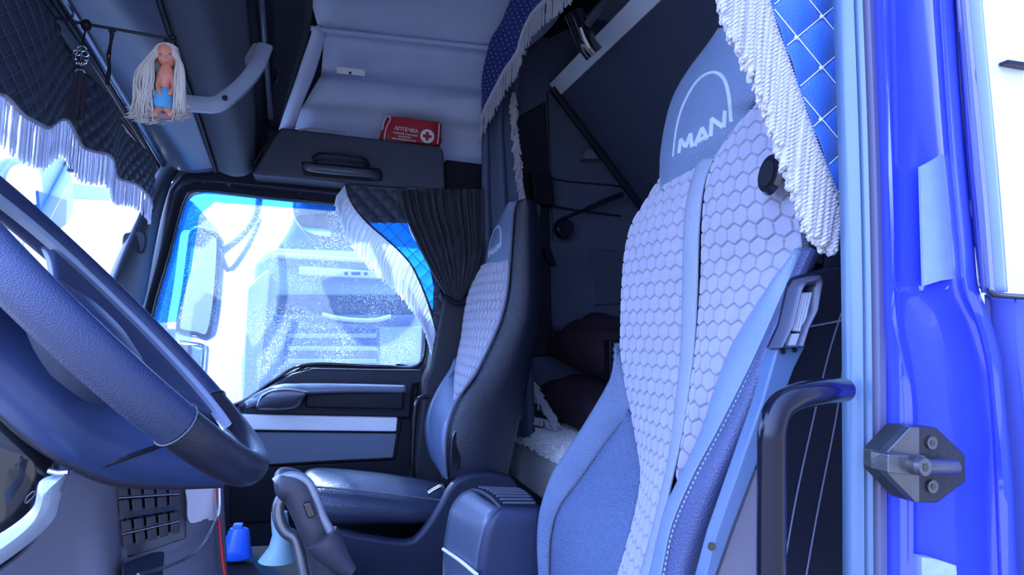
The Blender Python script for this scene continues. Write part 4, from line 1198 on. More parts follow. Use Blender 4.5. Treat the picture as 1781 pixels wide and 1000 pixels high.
# ================================================================ dash side panel with switches, at lower left
dp2 = thing('dash_switch_panel', 'grey lower dash panel with a black block of switches below the steering wheel', 'dash panel')
A = [P(a, b, Y=y) for a, b, y in [(-60, 790, 1.0), (60, 800, 1.05), (130, 815, 1.08), (185, 835, 1.11), (200, 838, 1.13), (250, 840, 1.16), (318, 838, 1.20), (352, 836, 1.24), (378, 836, 1.30)]]
B = [P(a, b, Y=y) for a, b, y in [(-60, 1120, .98), (60, 1120, 1.03), (130, 1120, 1.06), (188, 1120, 1.08), (206, 1120, 1.12), (260, 1120, 1.15), (330, 1120, 1.20), (362, 1110, 1.24), (390, 1100, 1.30)]]
mb = MB(); mb.grid(patch(A, B, 20, 80)); mb.build('panel_body', mat('dash_grey', (0.13, 0.135, 0.18), 0.45, bump=0.15, bs=500), dp2, solid=0.01)
mb = MB(); mb.prism([P(a, b, Y=y) for a, b, y in [(196, 838, 1.125), (318, 836, 1.19), (320, 935, 1.19), (214, 972, 1.13)]], (0.0, 0.03, 0)); 
for i in range(4): mb.v[i] = tuple(Vector(mb.v[i]) + Vector((0.004, -0.006, 0)))
fr_ = mb.build('switch_block', m_gloss, dp2, bevel=0.002)
def swp(u, v, lift=0.0):
    p00, p10, p11, p01 = [P(a, b, Y=y) for a, b, y in [(200, 843, 1.113), (312, 841, 1.173), (314, 930, 1.173), (214, 962, 1.118)]]
    p = p00.lerp(p10, u).lerp(p01.lerp(p11, u), v)
    return p + Vector((0.3, -1, 0)).normalized() * lift
for r_, (v0, v1) in enumerate(((0.03, 0.17), (0.22, 0.42), (0.53, 0.70), (0.74, 0.93))):
    for k in range(5):
        u0, u1 = k / 5 + 0.02, (k + 1) / 5 - 0.02
        mb = MB(); mb.prism([swp(u0, v0), swp(u1, v0), swp(u1, v1), swp(u0, v1)], Vector((0.3, -1, 0)).normalized() * 0.004)
        b_k = mb.build('switch', mat('switch_plastic', (0.03, 0.03, 0.042), 0.3), fr_, bevel=0.001)
for v in (0.19, 0.72):
    mb = MB(); mb.tube([swp(0.02, v, .0035), swp(0.98, v, .0035)], 0.0007, 5); mb.build('switch_divider', mat('divider_grey', (0.35, 0.36, 0.42), 0.4), fr_)
# silver end cap with the curved bright edge
mb = MB(); mb.prism(cat([P(a, b, Y=y) for a, b, y in [(322, 842, 1.195), (345, 840, 1.22), (376, 840, 1.28), (379, 870, 1.28), (378, 896, 1.28), (350, 900, 1.24), (326, 902, 1.20), (323, 870, 1.195)]], 40, closed=True), (0.006, -0.02, 0)); mb.build('silver_cap', mat('cap_silver', (0.8, 0.8, 0.84), 0.3, 0.0), dp2)
mb = MB(); mb.prism([P(a, b, Y=1.085 + (a - 215) * 0.00115) for a, b in [(322, 903), (379, 898), (384, 1100), (212, 1100), (212, 985), (320, 946)]], (0.0, 0.02, 0)); mb.build('dark_lower_panel', mat('lower_panel_dark', (0.018, 0.026, 0.05), 0.3), dp2, bevel=0.003)
mb = MB(); mb.tube(cat([P(a, b, Y=y - 0.035) for a, b, y in [(382, 842, 1.27), (381, 890, 1.26), (366, 925, 1.235), (345, 955, 1.21), (315, 975, 1.18), (270, 992, 1.13), (240, 1000, 1.10)]], 50), 0.0028, 8); mb.build('chrome_edge', m_chrome, dp2)

# red cable
mb = MB(); mb.tube(cat([P(a, b, Y=1.24) for a, b in ((377, 836), (379, 870), (383, 930), (388, 980), (400, 1060))], 40), 0.0024, 8)
o = mb.build('red_cable', mat('red_cable_plastic', (0.55, 0.01, 0.02), 0.4)); tag(o, 'thin red cable hanging down beside the dash panel', 'cable')

# ================================================================ gear lever
gl = thing('gear_lever', 'charcoal gear lever with grey trim standing in front of the passenger seat', 'gear lever')
yg = 1.30
mb = MB()
ctr = cat([P(a, b, Y=y) for a, b, y in [(476, 845, 1.30), (496, 842, 1.30), (515, 850, 1.30), (530, 880, 1.30), (544, 915, 1.30), (558, 955, 1.31), (572, 1000, 1.32), (590, 1070, 1.33)]], 50)
rad = [0.014, .024] + [0.030 - 0.004 * min(1, i / 20) for i in range(48)]
mb.tube(ctr, rad, 20); mb.build('grip', mat('grip_plastic', (0.055, 0.055, 0.072), 0.45, bump=0.3, bs=300), gl, sub=1)
mb = MB(); mb.tube(cat([P(a, b, Y=1.285) for a, b in ((478, 838), (492, 829), (515, 828), (535, 838), (548, 862), (560, 895), (577, 928))], 40), 0.0075, 12); mb.build('trim_arc', mat('lever_trim_grey', (0.30, 0.33, 0.38), 0.35, 0.3), gl)
mb = MB(); mb.prism([P(a, b, Y=1.262) for a, b in ((526, 876), (541, 873), (550, 898), (535, 903))], (0, 0.012, 0)); mb.build('thumb_button', m_gloss, gl, bevel=0.003)
mb = MB(); mb.tube(cat([P(a, b, Y=1.32) for a, b in ((492, 862), (484, 880), (486, 905), (497, 925), (512, 935), (520, 960), (528, 1000), (540, 1060))], 40), 0.011, 12); mb.build('side_link', mat('link_silver', (0.22, 0.24, 0.28), 0.3, 0.7), gl)
mb = MB(); mb.tube(cat([P(a, b, Y=1.28) for a, b in ((560, 935), (578, 960), (600, 985), (612, 995))], 12), [0.03, .03, .029, .028, .026, .024, .022, .020, .018, .016, .014, .012], 14); mb.build('collar', MATS['grip_plastic'], gl)

# blue bottle and pale bottle neck in the footwell
bo = thing('blue_bottle', 'small bright blue plastic container in the dark footwell', 'bottle')
mb = MB(); rows = []
for px, py, w in ((415, 918, 12), (416, 922, 15), (414, 935, 18), (411, 955, 22), (410, 970, 24), (410, 973, 20)):
    c = P(px, py, Y=1.75); s = w / 1200 * 1.82
    rows.append([c + Vector((math.cos(2 * math.pi * k / 16) * s, math.sin(2 * math.pi * k / 16) * s * .6, 0)) for k in range(16)])
mb.grid(rows, closed=True, caps=True); mb.build('body', mat('blue_plastic', (0.02, 0.13, 0.75), 0.3), bo)
mb = MB(); mb.box(P(414, 915, Y=1.75), (0.011, 0.010, 0.006)); mb.build('cap', mat('blue_cap', (0.03, 0.16, 0.7), 0.4), bo, bevel=0.003)
wb = thing('pale_boot', 'pale rubber gaiter behind the gear lever in the footwell', 'lever gaiter')
mb = MB(); rows = []
for px, py, w in ((486, 890, 12), (487, 910, 13), (490, 930, 14), (488, 950, 17), (484, 966, 24), (482, 974, 28)):
    c = P(px, py, Y=1.60); s = w / 1200 * 1.68
    rows.append([c + Vector((math.cos(2 * math.pi * k / 20) * s, math.sin(2 * math.pi * k / 20) * s, 0)) for k in range(20)])
mb.grid(rows, closed=True, caps=True); mb.build('gaiter', mat('pale_rubber', (0.20, 0.34, 0.38), 0.5), wb)
mb = MB(); mb.tube([P(486, 870, Y=1.60), P(486, 892, Y=1.60)], 0.01, 12); mb.build('rod', m_steel, wb)

# centre tunnel below lever and boot
mb = MB(); mb.box((-0.12, 1.62, 0.20), (0.20, 0.28, 0.15)); o = mb.build('engine_tunnel', MATS['floor_mat'], bevel=0.03, seg=3)
tag(o, 'black engine tunnel hump under the gear lever between the seats', 'engine tunnel')

# ================================================================ centre storage box between the seats
cb = thing('storage_box', 'dark blue-grey storage box with ribbed lid between the two seats', 'storage box')
def cp(px, py, y): return P(px, py, Y=y)
# left (front) face follows a curve, right face towards the camera
f1 = [(819, 850, 1.62), (800, 860, 1.62), (783, 885, 1.62), (775, 925, 1.62), (771, 960, 1.62), (768, 1080, 1.62)]
f2 = [(874, 886, 1.36), (862, 889, 1.355), (846, 910, 1.35), (835, 950, 1.35), (829, 1000, 1.35), (826, 1090, 1.35)]
mb = MB(); A, B = q(f1), q(f2)
rows = patch(A, B, 10, 40)
mb.grid(rows); mb.build('front_face', mat('box_plastic_lit', (0.085, 0.10, 0.15), 0.32, bump=0.2, bs=400), cb, solid=0.008)
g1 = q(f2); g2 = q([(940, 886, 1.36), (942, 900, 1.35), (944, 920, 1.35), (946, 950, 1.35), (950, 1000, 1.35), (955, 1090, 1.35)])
mb = MB(); mb.grid(patch(g1, g2, 8, 40)); mb.build('side_face', mat('box_plastic_shaded', (0.018, 0.028, 0.07), 0.45, bump=0.2, bs=400), cb, solid=0.008)  # camera-facing side: shade put into a darker copy of the plastic
t4 = q([(819, 849, 1.62), (905, 852, 1.66), (942, 886, 1.36), (874, 886, 1.36)])
mb = MB(); mb.grid(patch([t4[0], t4[3]], [t4[1], t4[2]], 20, 20, bulge=lambda u, v: 0.01 * math.sin(math.pi * v), N=Vector((0, 0, 1))))
mb.build('lid', m_dark, cb, solid=0.008)
for k in range(9):
    v0 = 0.08 + k * 0.10
    a = t4[0].lerp(t4[3], v0).lerp(t4[1].lerp(t4[2], v0), 0.12); b = t4[0].lerp(t4[3], v0).lerp(t4[1].lerp(t4[2], v0), 0.9)
    z_ = Vector((0, 0, 0.004 + 0.01 * math.sin(math.pi * v0)))
    mb = MB(); mb.tube([a + z_, b + z_], 0.0025, 6); mb.build('lid_rib', mat('rib_grey', (0.14, 0.15, 0.2), 0.3), cb)
mb = MB(); mb.tube(cat(q([(771, 955, 1.60), (800, 975, 1.455), (829, 999, 1.325)]), 20), 0.004, 8); mb.build('edge_strip', m_silver, cb)
# ================================================================ far soft goods, hangings, bunk, first aid kit
def fringe(mb, top, length, n, r, seed, jit=0.003, flat=None, layers=2):
    rn = random.Random(seed)
    tc = cat(top, n)
    for k, p in enumerate(tc):
        L_ = length(k / (n - 1)) if callable(length) else length
        for l in range(layers):
            L2 = L_ * rn.uniform(0.9, 1.03)
            o_ = Vector((rn.uniform(-jit, jit), rn.uniform(-jit, jit), 0))
            a = p + o_ * 0.3; b = p + o_ + Vector((0, 0, -L2))
            if flat: mb.ribbon([a, a.lerp(b, 0.35) + o_ * 0.3, a.lerp(b, 0.7) - o_ * 0.2, b], [r, r * 0.9, r, r * 0.7], flat)
        else: mb.tube([a, a.lerp(b, 0.35) + o_ * 0.3, a.lerp(b, 0.7) - o_ * 0.2, b], [r, r * 0.9, r, r * 0.7], 4)

# ---- windscreen valance
wv = thing('windscreen_valance', 'dark quilted leather valance with pale fringe hanging across the top of the windscreen', 'curtain')
XV = -0.535
low = [(-240, 60), (-120, 120), (-40, 150), (0, 168), (24, 200), (46, 214), (68, 222), (92, 216), (116, 209), (126, 216), (134, 234), (142, 256), (156, 264), (174, 269), (186, 280), (194, 296), (206, 310), (232, 321), (246, 340), (258, 362)]
hi = [(-240, -260), (-120, -180), (-40, -90), (20, -40), (56, 0), (82, 32), (120, 88), (150, 128), (180, 170), (205, 204), (225, 232), (240, 252), (252, 268), (262, 280), (268, 290), (274, 300)]
A = [P(a, b, X=XV) for a, b in low]; B = [P(a, b, X=XV) for a, b in hi]
# lower edge and top edge matched along the cab
Bc = cat(B, 400)
A2 = cat(A, 200)
Bm = [min(Bc, key=lambda p: abs(p.y - a.y)) for a in A2]
O = P(100, 150, X=XV); E1 = Vector((0, 1, 0)); E2 = Vector((0, 0, 1))
rows_ = []
pv = (0.052, 0.040)
for i in range(200):
    row = []
    a, b = A2[i], Bm[i]
    for u in range(36):
        p = a.lerp(b, u / 35)
        aa = (p.y - O.y) / pv[0]; bb = (p.z - O.z) / pv[1]
        h = (abs(math.sin(math.pi * (aa + bb))) * abs(math.sin(math.pi * (aa - bb)))) ** 0.45
        p = p + Vector((0.007 * h + 0.012 * math.sin(p.y * 14), 0, 0))
        row.append(p)
    rows_.append(row)
MB().grid(rows_).build('quilted_leather', m_darkq, wv, solid=0.003)
poly = [((p - O).dot(E1), (p - O).dot(E2)) for p in A2[::3]] + [((p - O).dot(E1), (p - O).dot(E2)) for p in reversed(Bm[::3])]
mb, studs = stitches(O + Vector((0.003, 0, 0)), E1, E2, pv, (0, 0), poly, Vector((1, 0, 0)), 0.0006, 0.012, 1.6)
for i in range(len(mb.v)): mb.v[i] = (mb.v[i][0] + 0.012 * math.sin(mb.v[i][1] * 14), mb.v[i][1], mb.v[i][2])
o = mb.build('stitching', mat('slate_thread', (0.13, 0.15, 0.2), 0.6), wv); o['kind'] = 'stuff'
mb = MB()
def vl(u):
    return 0.085 - 0.05 * max(0, (u - 0.5) / 0.5) * 0.3
m_fw = translucent('windscreen_fringe', (0.75, 0.75, 0.8), 0.75)
fringe(mb, [p + Vector((0.004 + 0.012 * math.sin(p.y * 14), 0, 0.004)) for p in A2[::4]], vl, 420, 0.0020, 5, 0.004, flat=(0.2, 1, 0), layers=1)
mb.build('fringe', m_fw, wv)
mb = MB(); mb.tube([p + Vector((0.006 + 0.012 * math.sin(p.y * 14), 0, 0.002)) for p in A2], 0.004, 6); mb.build('heading_band', m_fringeg, wv)

# ---- passenger window curtain: quilted leading edge with fringe, and pleated drape
pc = thing('passenger_curtain', 'dark quilted curtain with white fringe and bright blue patch painted as backlight at the passenger window', 'curtain')
YQ = 2.50
le_ = [(601, 322), (608, 345), (622, 368), (644, 392), (672, 416), (698, 440), (716, 462), (730, 490), (742, 520), (752, 552), (760, 584)]
re_ = [(704, 332), (706, 350), (708, 380), (716, 410), (738, 440), (752, 462), (762, 490), (768, 515), (772, 540), (772, 560), (768, 592)]
A = PP(le_, Y=YQ); B = PP(re_, Y=YQ)
O = P(660, 380, Y=YQ); E1 = Vector((1, 0, 0)); E2 = Vector((0, 0, 1)); pq2 = (0.062, 0.060)
rows_, Nq = quilt(A, B, 60, 120, O, E1, E2, pq2, 0.007)
mb = MB(); mb.grid(rows_)
mi = []
a_, b_ = cat(A, 120), cat(B, 120)
tb = translucent('painted_backlight_blue', (0.02, 0.30, 1.0), 0.8)
# light through the leather, painted as bright blue faces along the leading edge
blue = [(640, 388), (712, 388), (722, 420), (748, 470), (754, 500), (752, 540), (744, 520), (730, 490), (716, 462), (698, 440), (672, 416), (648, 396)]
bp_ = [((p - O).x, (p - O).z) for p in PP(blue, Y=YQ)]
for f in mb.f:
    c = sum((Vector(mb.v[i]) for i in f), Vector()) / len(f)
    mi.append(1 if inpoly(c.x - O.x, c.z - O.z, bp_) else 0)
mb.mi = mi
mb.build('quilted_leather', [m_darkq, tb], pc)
poly = [((p - O).x, (p - O).z) for p in a_] + [((p - O).x, (p - O).z) for p in reversed(b_)]
mb, studs = stitches(O, E1, E2, pq2, (0, 0), poly, Nq, 0.0009, 0.008, 0.8)
o = mb.build('stitching', mat('dark_thread', (0.06, 0.07, 0.10), 0.6), pc); o['kind'] = 'stuff'
mb = MB()
for s_ in studs: mb.ball(s_ + Nq * 0.002, 0.0028, 6, 4)
o = mb.build('pearls', m_stud, pc); o['kind'] = 'stuff'
mb = MB(); mb.tube([p + Nq * 0.002 for p in a_], 0.0035, 6); mb.build('edge_cord', m_black, pc)
mb = MB()
rn = random.Random(11)
ac = cat(A, 190)
for k, p in enumerate(ac):
    u = k / 189
    L_ = 0.075 + 0.06 * math.sin(math.pi * min(1, u * 1.15))
    for l in range(2):
        a = p + Vector((rn.uniform(-.002, .002), rn.uniform(-.004, .004), 0))
        b = a + Vector((-0.030 + 0.016 * u + rn.uniform(-.004, .004), rn.uniform(-.006, .006), -L_ * rn.uniform(.85, 1.05)))
        mb.ribbon([a, a.lerp(b, .5) + Vector((-0.010, 0, 0)), b], [0.0020, 0.0022, 0.0016], (1, 0.2, 0))
mb.build('fringe', translucent('window_fringe', (0.9, 0.9, 0.92), 0.8), pc)
# pleated drape
dr = thing('pleated_drape', 'charcoal pleated drape behind the quilted curtain, tied in above the door post', 'curtain')
A = PP([(690, 330), (700, 372), (722, 420), (748, 470), (772, 510), (784, 526)], Y=2.47)
B = PP([(846, 330), (846, 390), (842, 440), (828, 480), (808, 510), (800, 524)], Y=2.47)
rows_ = []
a_, b_ = cat(A, 60), cat(B, 60)
for i in range(60):
    v = i / 59
    row = []
    for j in range(150):
        u = j / 149
        p = a_[i].lerp(b_[i], u)
        amp = 0.018 * (1 - v * 0.55)
        ph = u * 11 * 2 * math.pi + 0.7 * math.sin(5 * u + 2 * v)
        row.append(p + Vector((0.006 * math.cos(ph) * (1 - v), -amp * (0.5 + 0.5 * math.sin(ph)) ** 0.8 - 0.008 * math.sin(ph * 2.3 + 1), 0)))
    rows_.append(row)
MB().grid(rows_).build('pleats', m_curt, dr, solid=0.002)
mb = MB(); mb.tube(cat(PP([(772, 514), (795, 528), (824, 517)], Y=2.43), 12), 0.008, 8); mb.build('tie_band', m_black, dr)

# ---- sleeper curtain: blue dotted valance with grey fringe
sv = thing('sleeper_valance', 'royal blue dotted valance with grey looped fringe above the passenger seat', 'curtain')
def vy(px): return 2.46 - (px - 836) / 160 * 0.85
lowv = [(838, 212), (846, 190), (856, 170), (878, 128), (892, 108), (902, 92), (907, 74), (912, 58), (926, 30), (944, 10), (962, -6), (1000, -40)]
hiv = [(838, 170), (840, 125), (845, 98), (855, 70), (866, 48), (878, 24), (888, 4), (897, -14), (912, -40), (925, -60), (940, -80), (970, -100)]
A = [P(a, b, Y=vy(a)) for a, b in lowv]; B = [P(a, b, Y=vy(a)) for a, b in hiv]
mdot = mat('dotted_blue_fabric', (0.012, 0.03, 0.20), 0.8)
rows_ = patch(A, B, 24, 90, bulge=lambda u, v: 0.004 * math.sin(v * 30), N=Vector((-0.7, -0.7, 0)))
MB().grid(rows_).build('fabric', mdot, sv, solid=0.002)
# embroidered dots: one object of many tiny tufts
mb = MB(); rn = random.Random(2)
for i in range(2, 88, 3):
    for j in range(3, 23, 3):
        jj = j + (1 if (i // 3) % 2 else 0)
        p = rows_[i][min(jj, 23)]
        mb.ball(p + Vector((-0.003, -0.003, 0)), (0.0016, 0.0016, 0.0032), 5, 3)
o = mb.build('embroidered_dots', mat('dot_thread', (0.45, 0.47, 0.55), 0.7), sv); o['kind'] = 'stuff'
mb = MB(); mb.tube([p + Vector((-0.004, -0.004, 0.004)) for p in cat(A, 90)], 0.007, 8); mb.build('heading_band', mat('band_lilac', (0.5, 0.5, 0.56), 0.7), sv)
mb = MB()
fringe(mb, [p + Vector((-0.004, -0.004, 0)) for p in A], lambda u: 0.085 - 0.02 * u, 150, 0.0024, 9, 0.006, layers=3)
mb.build('fringe', m_fringeg, sv)
# hanging grey side curtain with a white fringe edge
hc = thing('sleeper_curtain', 'grey sleeper curtain hanging behind the passenger seat with a white fringed edge', 'curtain')
A = [P(a, b, Y=2.48) for a, b in ((838, 150), (838, 240), (838, 330), (840, 420), (838, 500), (834, 620), (834, 760))]
B = [P(a, b, Y=2.40) for a, b in ((906, 110), (900, 200), (906, 260), (912, 330), (918, 400), (925, 520), (930, 760))]
rows_ = []
a_, b_ = cat(A, 60), cat(B, 60)
for i in range(60):
    rows_.append([a_[i].lerp(b_[i], j / 59) + Vector((0, -0.016 * math.sin(j / 59 * 5 * math.pi + 0.5 * math.sin(i / 20)), 0)) for j in range(60)])
MB().grid(rows_).build('fabric', m_curtb, hc, solid=0.002)
mb = MB()
ed = cat([P(a, b, Y=2.36) for a, b in ((893, 162), (893, 200), (897, 240), (901, 280), (905, 320), (910, 350))], 90)
rn = random.Random(4)
for k, p in enumerate(ed):
    for l in range(3):
        a = p + Vector((rn.uniform(-.006, .006), rn.uniform(-.006, .006), 0))
        mb.tube([a, a + Vector((rn.uniform(-.012, .014), rn.uniform(-.01, .0), -0.03))], 0.0032, 5)
mb.build('fringe', m_fringe, hc)

# ---- upper bunk, folded up, with its strap and buckle
ub = thing('upper_bunk', 'folded-up dark upper bunk with a pale front rail behind the driver headrest', 'bunk')
c1 = P(962, 152, Y=2.60); c2 = P(1112, 352, Y=2.60)           # far end: front corner and hinge corner
dv = c2 - c1
n1 = P(962, 152, Y=2.60) + Vector((0, -1.98, 0)); n2 = c2 + Vector((0, -1.98, 0))
nrm = dv.cross(Vector((0, 1, 0))).normalized()
if nrm.x < 0: nrm = -nrm
mb = MB(); mb.prism([c1, c2 + dv * 0.35, n2 + dv * 0.35, n1], nrm * 0.09); mb.build('mattress_board', mat('bunk_underside', (0.055, 0.07, 0.13), 0.8, bump=0.3, bs=300), ub, bevel=0.008)
e_ = dv.normalized()
mb = MB(); mb.prism([c1 - e_ * 0.02 - nrm * 0.006, c1 + e_ * 0.045 - nrm * 0.006, n1 + e_ * 0.045 - nrm * 0.006, n1 - e_ * 0.02 - nrm * 0.006], nrm * 0.10); mb.build('front_rail', mat('bunk_rail_silver', (0.75, 0.85, 1.0), 0.4, 0.0), ub, bevel=0.004)
mb = MB(); mb.prism([c1 + Vector((0, 0.0, 0)), c2 + dv * .3, c2 + dv * .3 + Vector((-0.0, -0.03, 0)), c1 + Vector((0, -0.03, 0))], -nrm * 0.025); mb.build('end_rail', m_dark, ub, bevel=0.003)
st = thing('bunk_strap', 'black strap with a chunky buckle over the pale bunk rail', 'strap')
mb = MB(); mb.tube(cat(PP([(998, 22), (1006, 40), (1013, 58), (1022, 78), (1034, 94)], Y=1.98), 20), 0.032, 12); mb.build('buckle', m_gloss, st)
mb = MB(); mb.tube(cat(PP([(1022, 42), (1034, 26), (1050, 6), (1075, -30)], Y=1.93), 16), 0.012, 10); mb.build('strap_rod', mat('strap_grey', (0.08, 0.085, 0.11), 0.35), st)
mb = MB(); mb.tube(cat(PP([(1010, 48), (1016, 64), (1026, 84)], Y=1.93), 10), 0.004, 6); mb.build('buckle_edge', m_silver, st)
# dark locker over the rear of the cab
mb = MB(); mb.prism([P(905, 60, Y=2.62), P(905, 60, Y=2.62) + Vector((0.12, 0, 0.0)), P(1010, 40, Y=2.62), P(1120, -140, Y=2.62), P(880, -140, Y=2.62)], (0, -0.6, 0))
o = mb.build('rear_locker', m_black, bevel=0.01); tag(o, 'black rear overhead locker corner behind the dotted valance', 'locker')

# ---- lower bunk: board, shaggy cover, pillows
bk = thing('lower_bunk', 'pale lower bunk board behind the seats', 'bunk')
tz = P(893, 762, Y=2.6).z
xb = P(893, 776, Y=2.6).x
mb = MB(); mb.box((xb + 0.03, 1.675, tz - 0.075), (0.03, 0.96, 0.075)); mb.build('front_board', mat('bunk_board', (0.95, 0.95, 0.98), 0.45), bk, bevel=0.01)
mb = MB(); mb.box((xb + 0.5, 1.675, tz + 0.01), (0.50, 0.96, 0.03)); mb.build('mattress', m_dark, bk, bevel=0.02)
bx = MB(); bx.box((xb + 0.08, 1.675, 0.165), (0.02, 0.96, 0.10)); bx.build('bunk_plinth', m_black, bk)
cv = MB(); rn = random.Random(8)
sh_rows = []
for i in range(60):
    y = 2.58 - i / 59 * 1.1
    sh_rows.append([Vector((xb - 0.005 + 0.05 * (1 - math.cos(t)) if t < math.pi / 2 else xb + 0.045 + (t - math.pi / 2) * 0.15, y, tz + 0.005 + 0.052 * math.sin(min(t, math.pi / 2)))) for t in np.linspace(0, 2.6, 14)])
cv.grid(sh_rows)
cs_ = thing('shaggy_cover', 'pale shaggy bedspread on the lower bunk edge', 'bedspread')
cv.build('cloth', m_fur, cs_, solid=0.006)
mb = MB()
for k in range(5200):
    i = rn.randrange(59); j = rn.randrange(13)
    p = sh_rows[i][j].lerp(sh_rows[i + 1][j + 1], rn.random())
    nn = Vector((-1 + j * 0.2, -0.1, 0.3 + j * 0.15)).normalized()
    d_ = (nn * 0.013 + Vector((rn.uniform(-.007, .007), rn.uniform(-.008, .008), -0.005)))
    mb.tube([p, p + d_ * 0.6, p + d_ + Vector((0, 0, -0.003))], [0.0022, 0.0024, 0.0014], 4)
o = mb.build('pile', m_fur, cs_); o['kind'] = 'stuff'
def cushion(c, h, rot, name, label, ct, m):
    mb = MB(); rows = []
    M3 = Matrix.Rotation(rot[2], 3, 'Z') @ Matrix.Rotation(rot[1], 3, 'Y') @ Matrix.Rotation(rot[0], 3, 'X')
    n = 22
    for side in (1, -1):
        g = []
        for i in range(n + 1):
            r_ = []
            for j in range(n + 1):
                u = i / n * 2 - 1; v = j / n * 2 - 1
                t = max(0, (1 - u ** 4) * (1 - v ** 4)) ** 0.5
                pin = 1 - 0.08 * (1 - abs(u)) * abs(v) - 0.0
                q_ = Vector((u * h[0] * (1 - 0.07 * (1 - v * v)), v * h[1] * (1 - 0.07 * (1 - u * u)), side * h[2] * t + 0.006 * math.sin(9 * u + 4 * v) * t))
                r_.append(Vector(c) + M3 @ q_)
            g.append(r_)
        mb.grid(g)
    o = mb.build(name, m); tag(o, label, ct); return o
bz = tz + 0.075
cushion((1.00, 2.38, bz + 0.09), (0.15, 0.20, 0.085), (0.1, -0.1, 0.2), 'pillow', 'dark plum pillow lying lower on the bunk behind the seats', 'pillow', m_pillow)
cushion((1.02, 2.36, bz + 0.30), (0.13, 0.20, 0.09), (0.15, -0.45, 0.2), 'pillow', 'dark plum pillow leaning on top of the lower pillow at the sleeper wall', 'pillow', m_pillow)
# woven fringe scarf lying from wall to bunk edge
sf = MB(); rn = random.Random(6)
pth = cat(PP([(918, 656, 2.50), (928, 676, 2.46), (942, 700, 2.42), (956, 722, 2.38), (962, 738, 2.36)]), 60)
for p in pth:
    for l in range(3):
        a = p + Vector((rn.uniform(-.010, .010), rn.uniform(-.01, .01), 0))
        sf.tube([a, a + Vector((rn.uniform(.0, .03), rn.uniform(-.02, .0), -0.028))], 0.0042, 5)
pth2 = cat(PP([(905, 712, 2.44), (925, 724, 2.42), (945, 730, 2.40), (962, 736, 2.38)]), 40)
for p in pth2:
    for l in range(2):
        a = p + Vector((rn.uniform(-.010, .010), rn.uniform(-.01, .01), 0))
        sf.tube([a, a + Vector((rn.uniform(-.01, .01), -0.012, -0.024))], 0.004, 5)
o = sf.build('fringed_tieback', m_fringeg); tag(o, 'grey fringed tieback trailing onto the shaggy cover behind the passenger seat', 'tieback')
# garland of dark greenery on the wall over the pillows
gm = MB(); rn = random.Random(12)
for k in range(420):
    t = rn.random()
    c = P(958 + 120 * t, 574 + 14 * math.sin(t * 7) + rn.uniform(-10, 12), Y=2.58)
    d_ = Vector((rn.uniform(-1, 1), rn.uniform(-1, 0.1), rn.uniform(-1, 1))).normalized() * 0.024
    s_ = d_.orthogonal().normalized() * 0.004
    gm.add([c, c + d_ * 0.5 + s_, c + d_, c + d_ * 0.5 - s_], [(0, 1, 2, 3)])
o = gm.build('garland', mat('dark_foliage', (0.03, 0.035, 0.02), 0.6)); tag(o, 'dark leafy garland along the sleeper wall above the pillows', 'garland')
# dark bottle-like box with printed label next to pillows
mb = MB(); mb.prism(PP([(1060, 592), (1086, 590), (1086, 770), (1062, 770)], Y=2.10), (0, 0.05, 0)); kb = thing('dark_package', 'dark standing package with small pale marks beside the pillows', 'package')
mb.build('carton', m_black, kb, bevel=0.004)
for k in range(5):
    mb = MB(); mb.prism(PP([(1066, 604 + k * 12), (1071, 604 + k * 12), (1071, 611 + k * 12), (1066, 611 + k * 12)], Y=2.098), (0, 0.004, 0)); mb.build('pale_mark', mat('mark_grey', (0.2, 0.2, 0.24), 0.6), kb)
# things on the sleeper wall: reading lamp arm, bracket, switch plates
rl = thing('reading_lamp', 'black rod-shaped reading lamp on the sleeper wall between the seats', 'lamp')
mb = MB(); mb.tube(cat(PP([(978, 381), (1010, 368), (1022, 364)], Y=2.56), 8), 0.007, 8); mb.build('arm', m_black, rl)
mb = MB(); mb.tube(cat(PP([(1020, 365), (1050, 351), (1082, 338)], Y=2.56), 12), 0.012, 10); mb.build('lamp_head', m_gloss, rl)
mb = MB(); mb.disc(P(980, 398, Y=2.60), (0, -1, 0), 0.045, 0.03, 24, r2=0.035)
o = mb.build('wall_socket', m_gloss, bevel=0.004); tag(o, 'round black socket on the sleeper wall below the reading lamp', 'socket')
mb = MB(); mb.prism(PP([(924, 298), (960, 303), (966, 358), (930, 354)], Y=2.57), (0, 0.05, 0)); o = mb.build('wall_box', m_black, bevel=0.004); tag(o, 'black square box on the dark post above the passenger seat', 'box')
mb = MB(); mb.prism(PP([(945, 430), (958, 432), (968, 462), (955, 458)], Y=2.60), (0, 0.04, 0)); o = mb.build('wall_hook', m_black, bevel=0.003); tag(o, 'small black hook plate on the sleeper wall below the round socket', 'hook')
mb = MB(); mb.prism(PP([(1018, 262), (1030, 258), (1042, 276), (1014, 276)], Y=2.56), (0, 0.05, 0)); o = mb.build('bunk_clip', m_grey, bevel=0.003); tag(o, 'small grey clip under the edge of the folded bunk', 'clip')

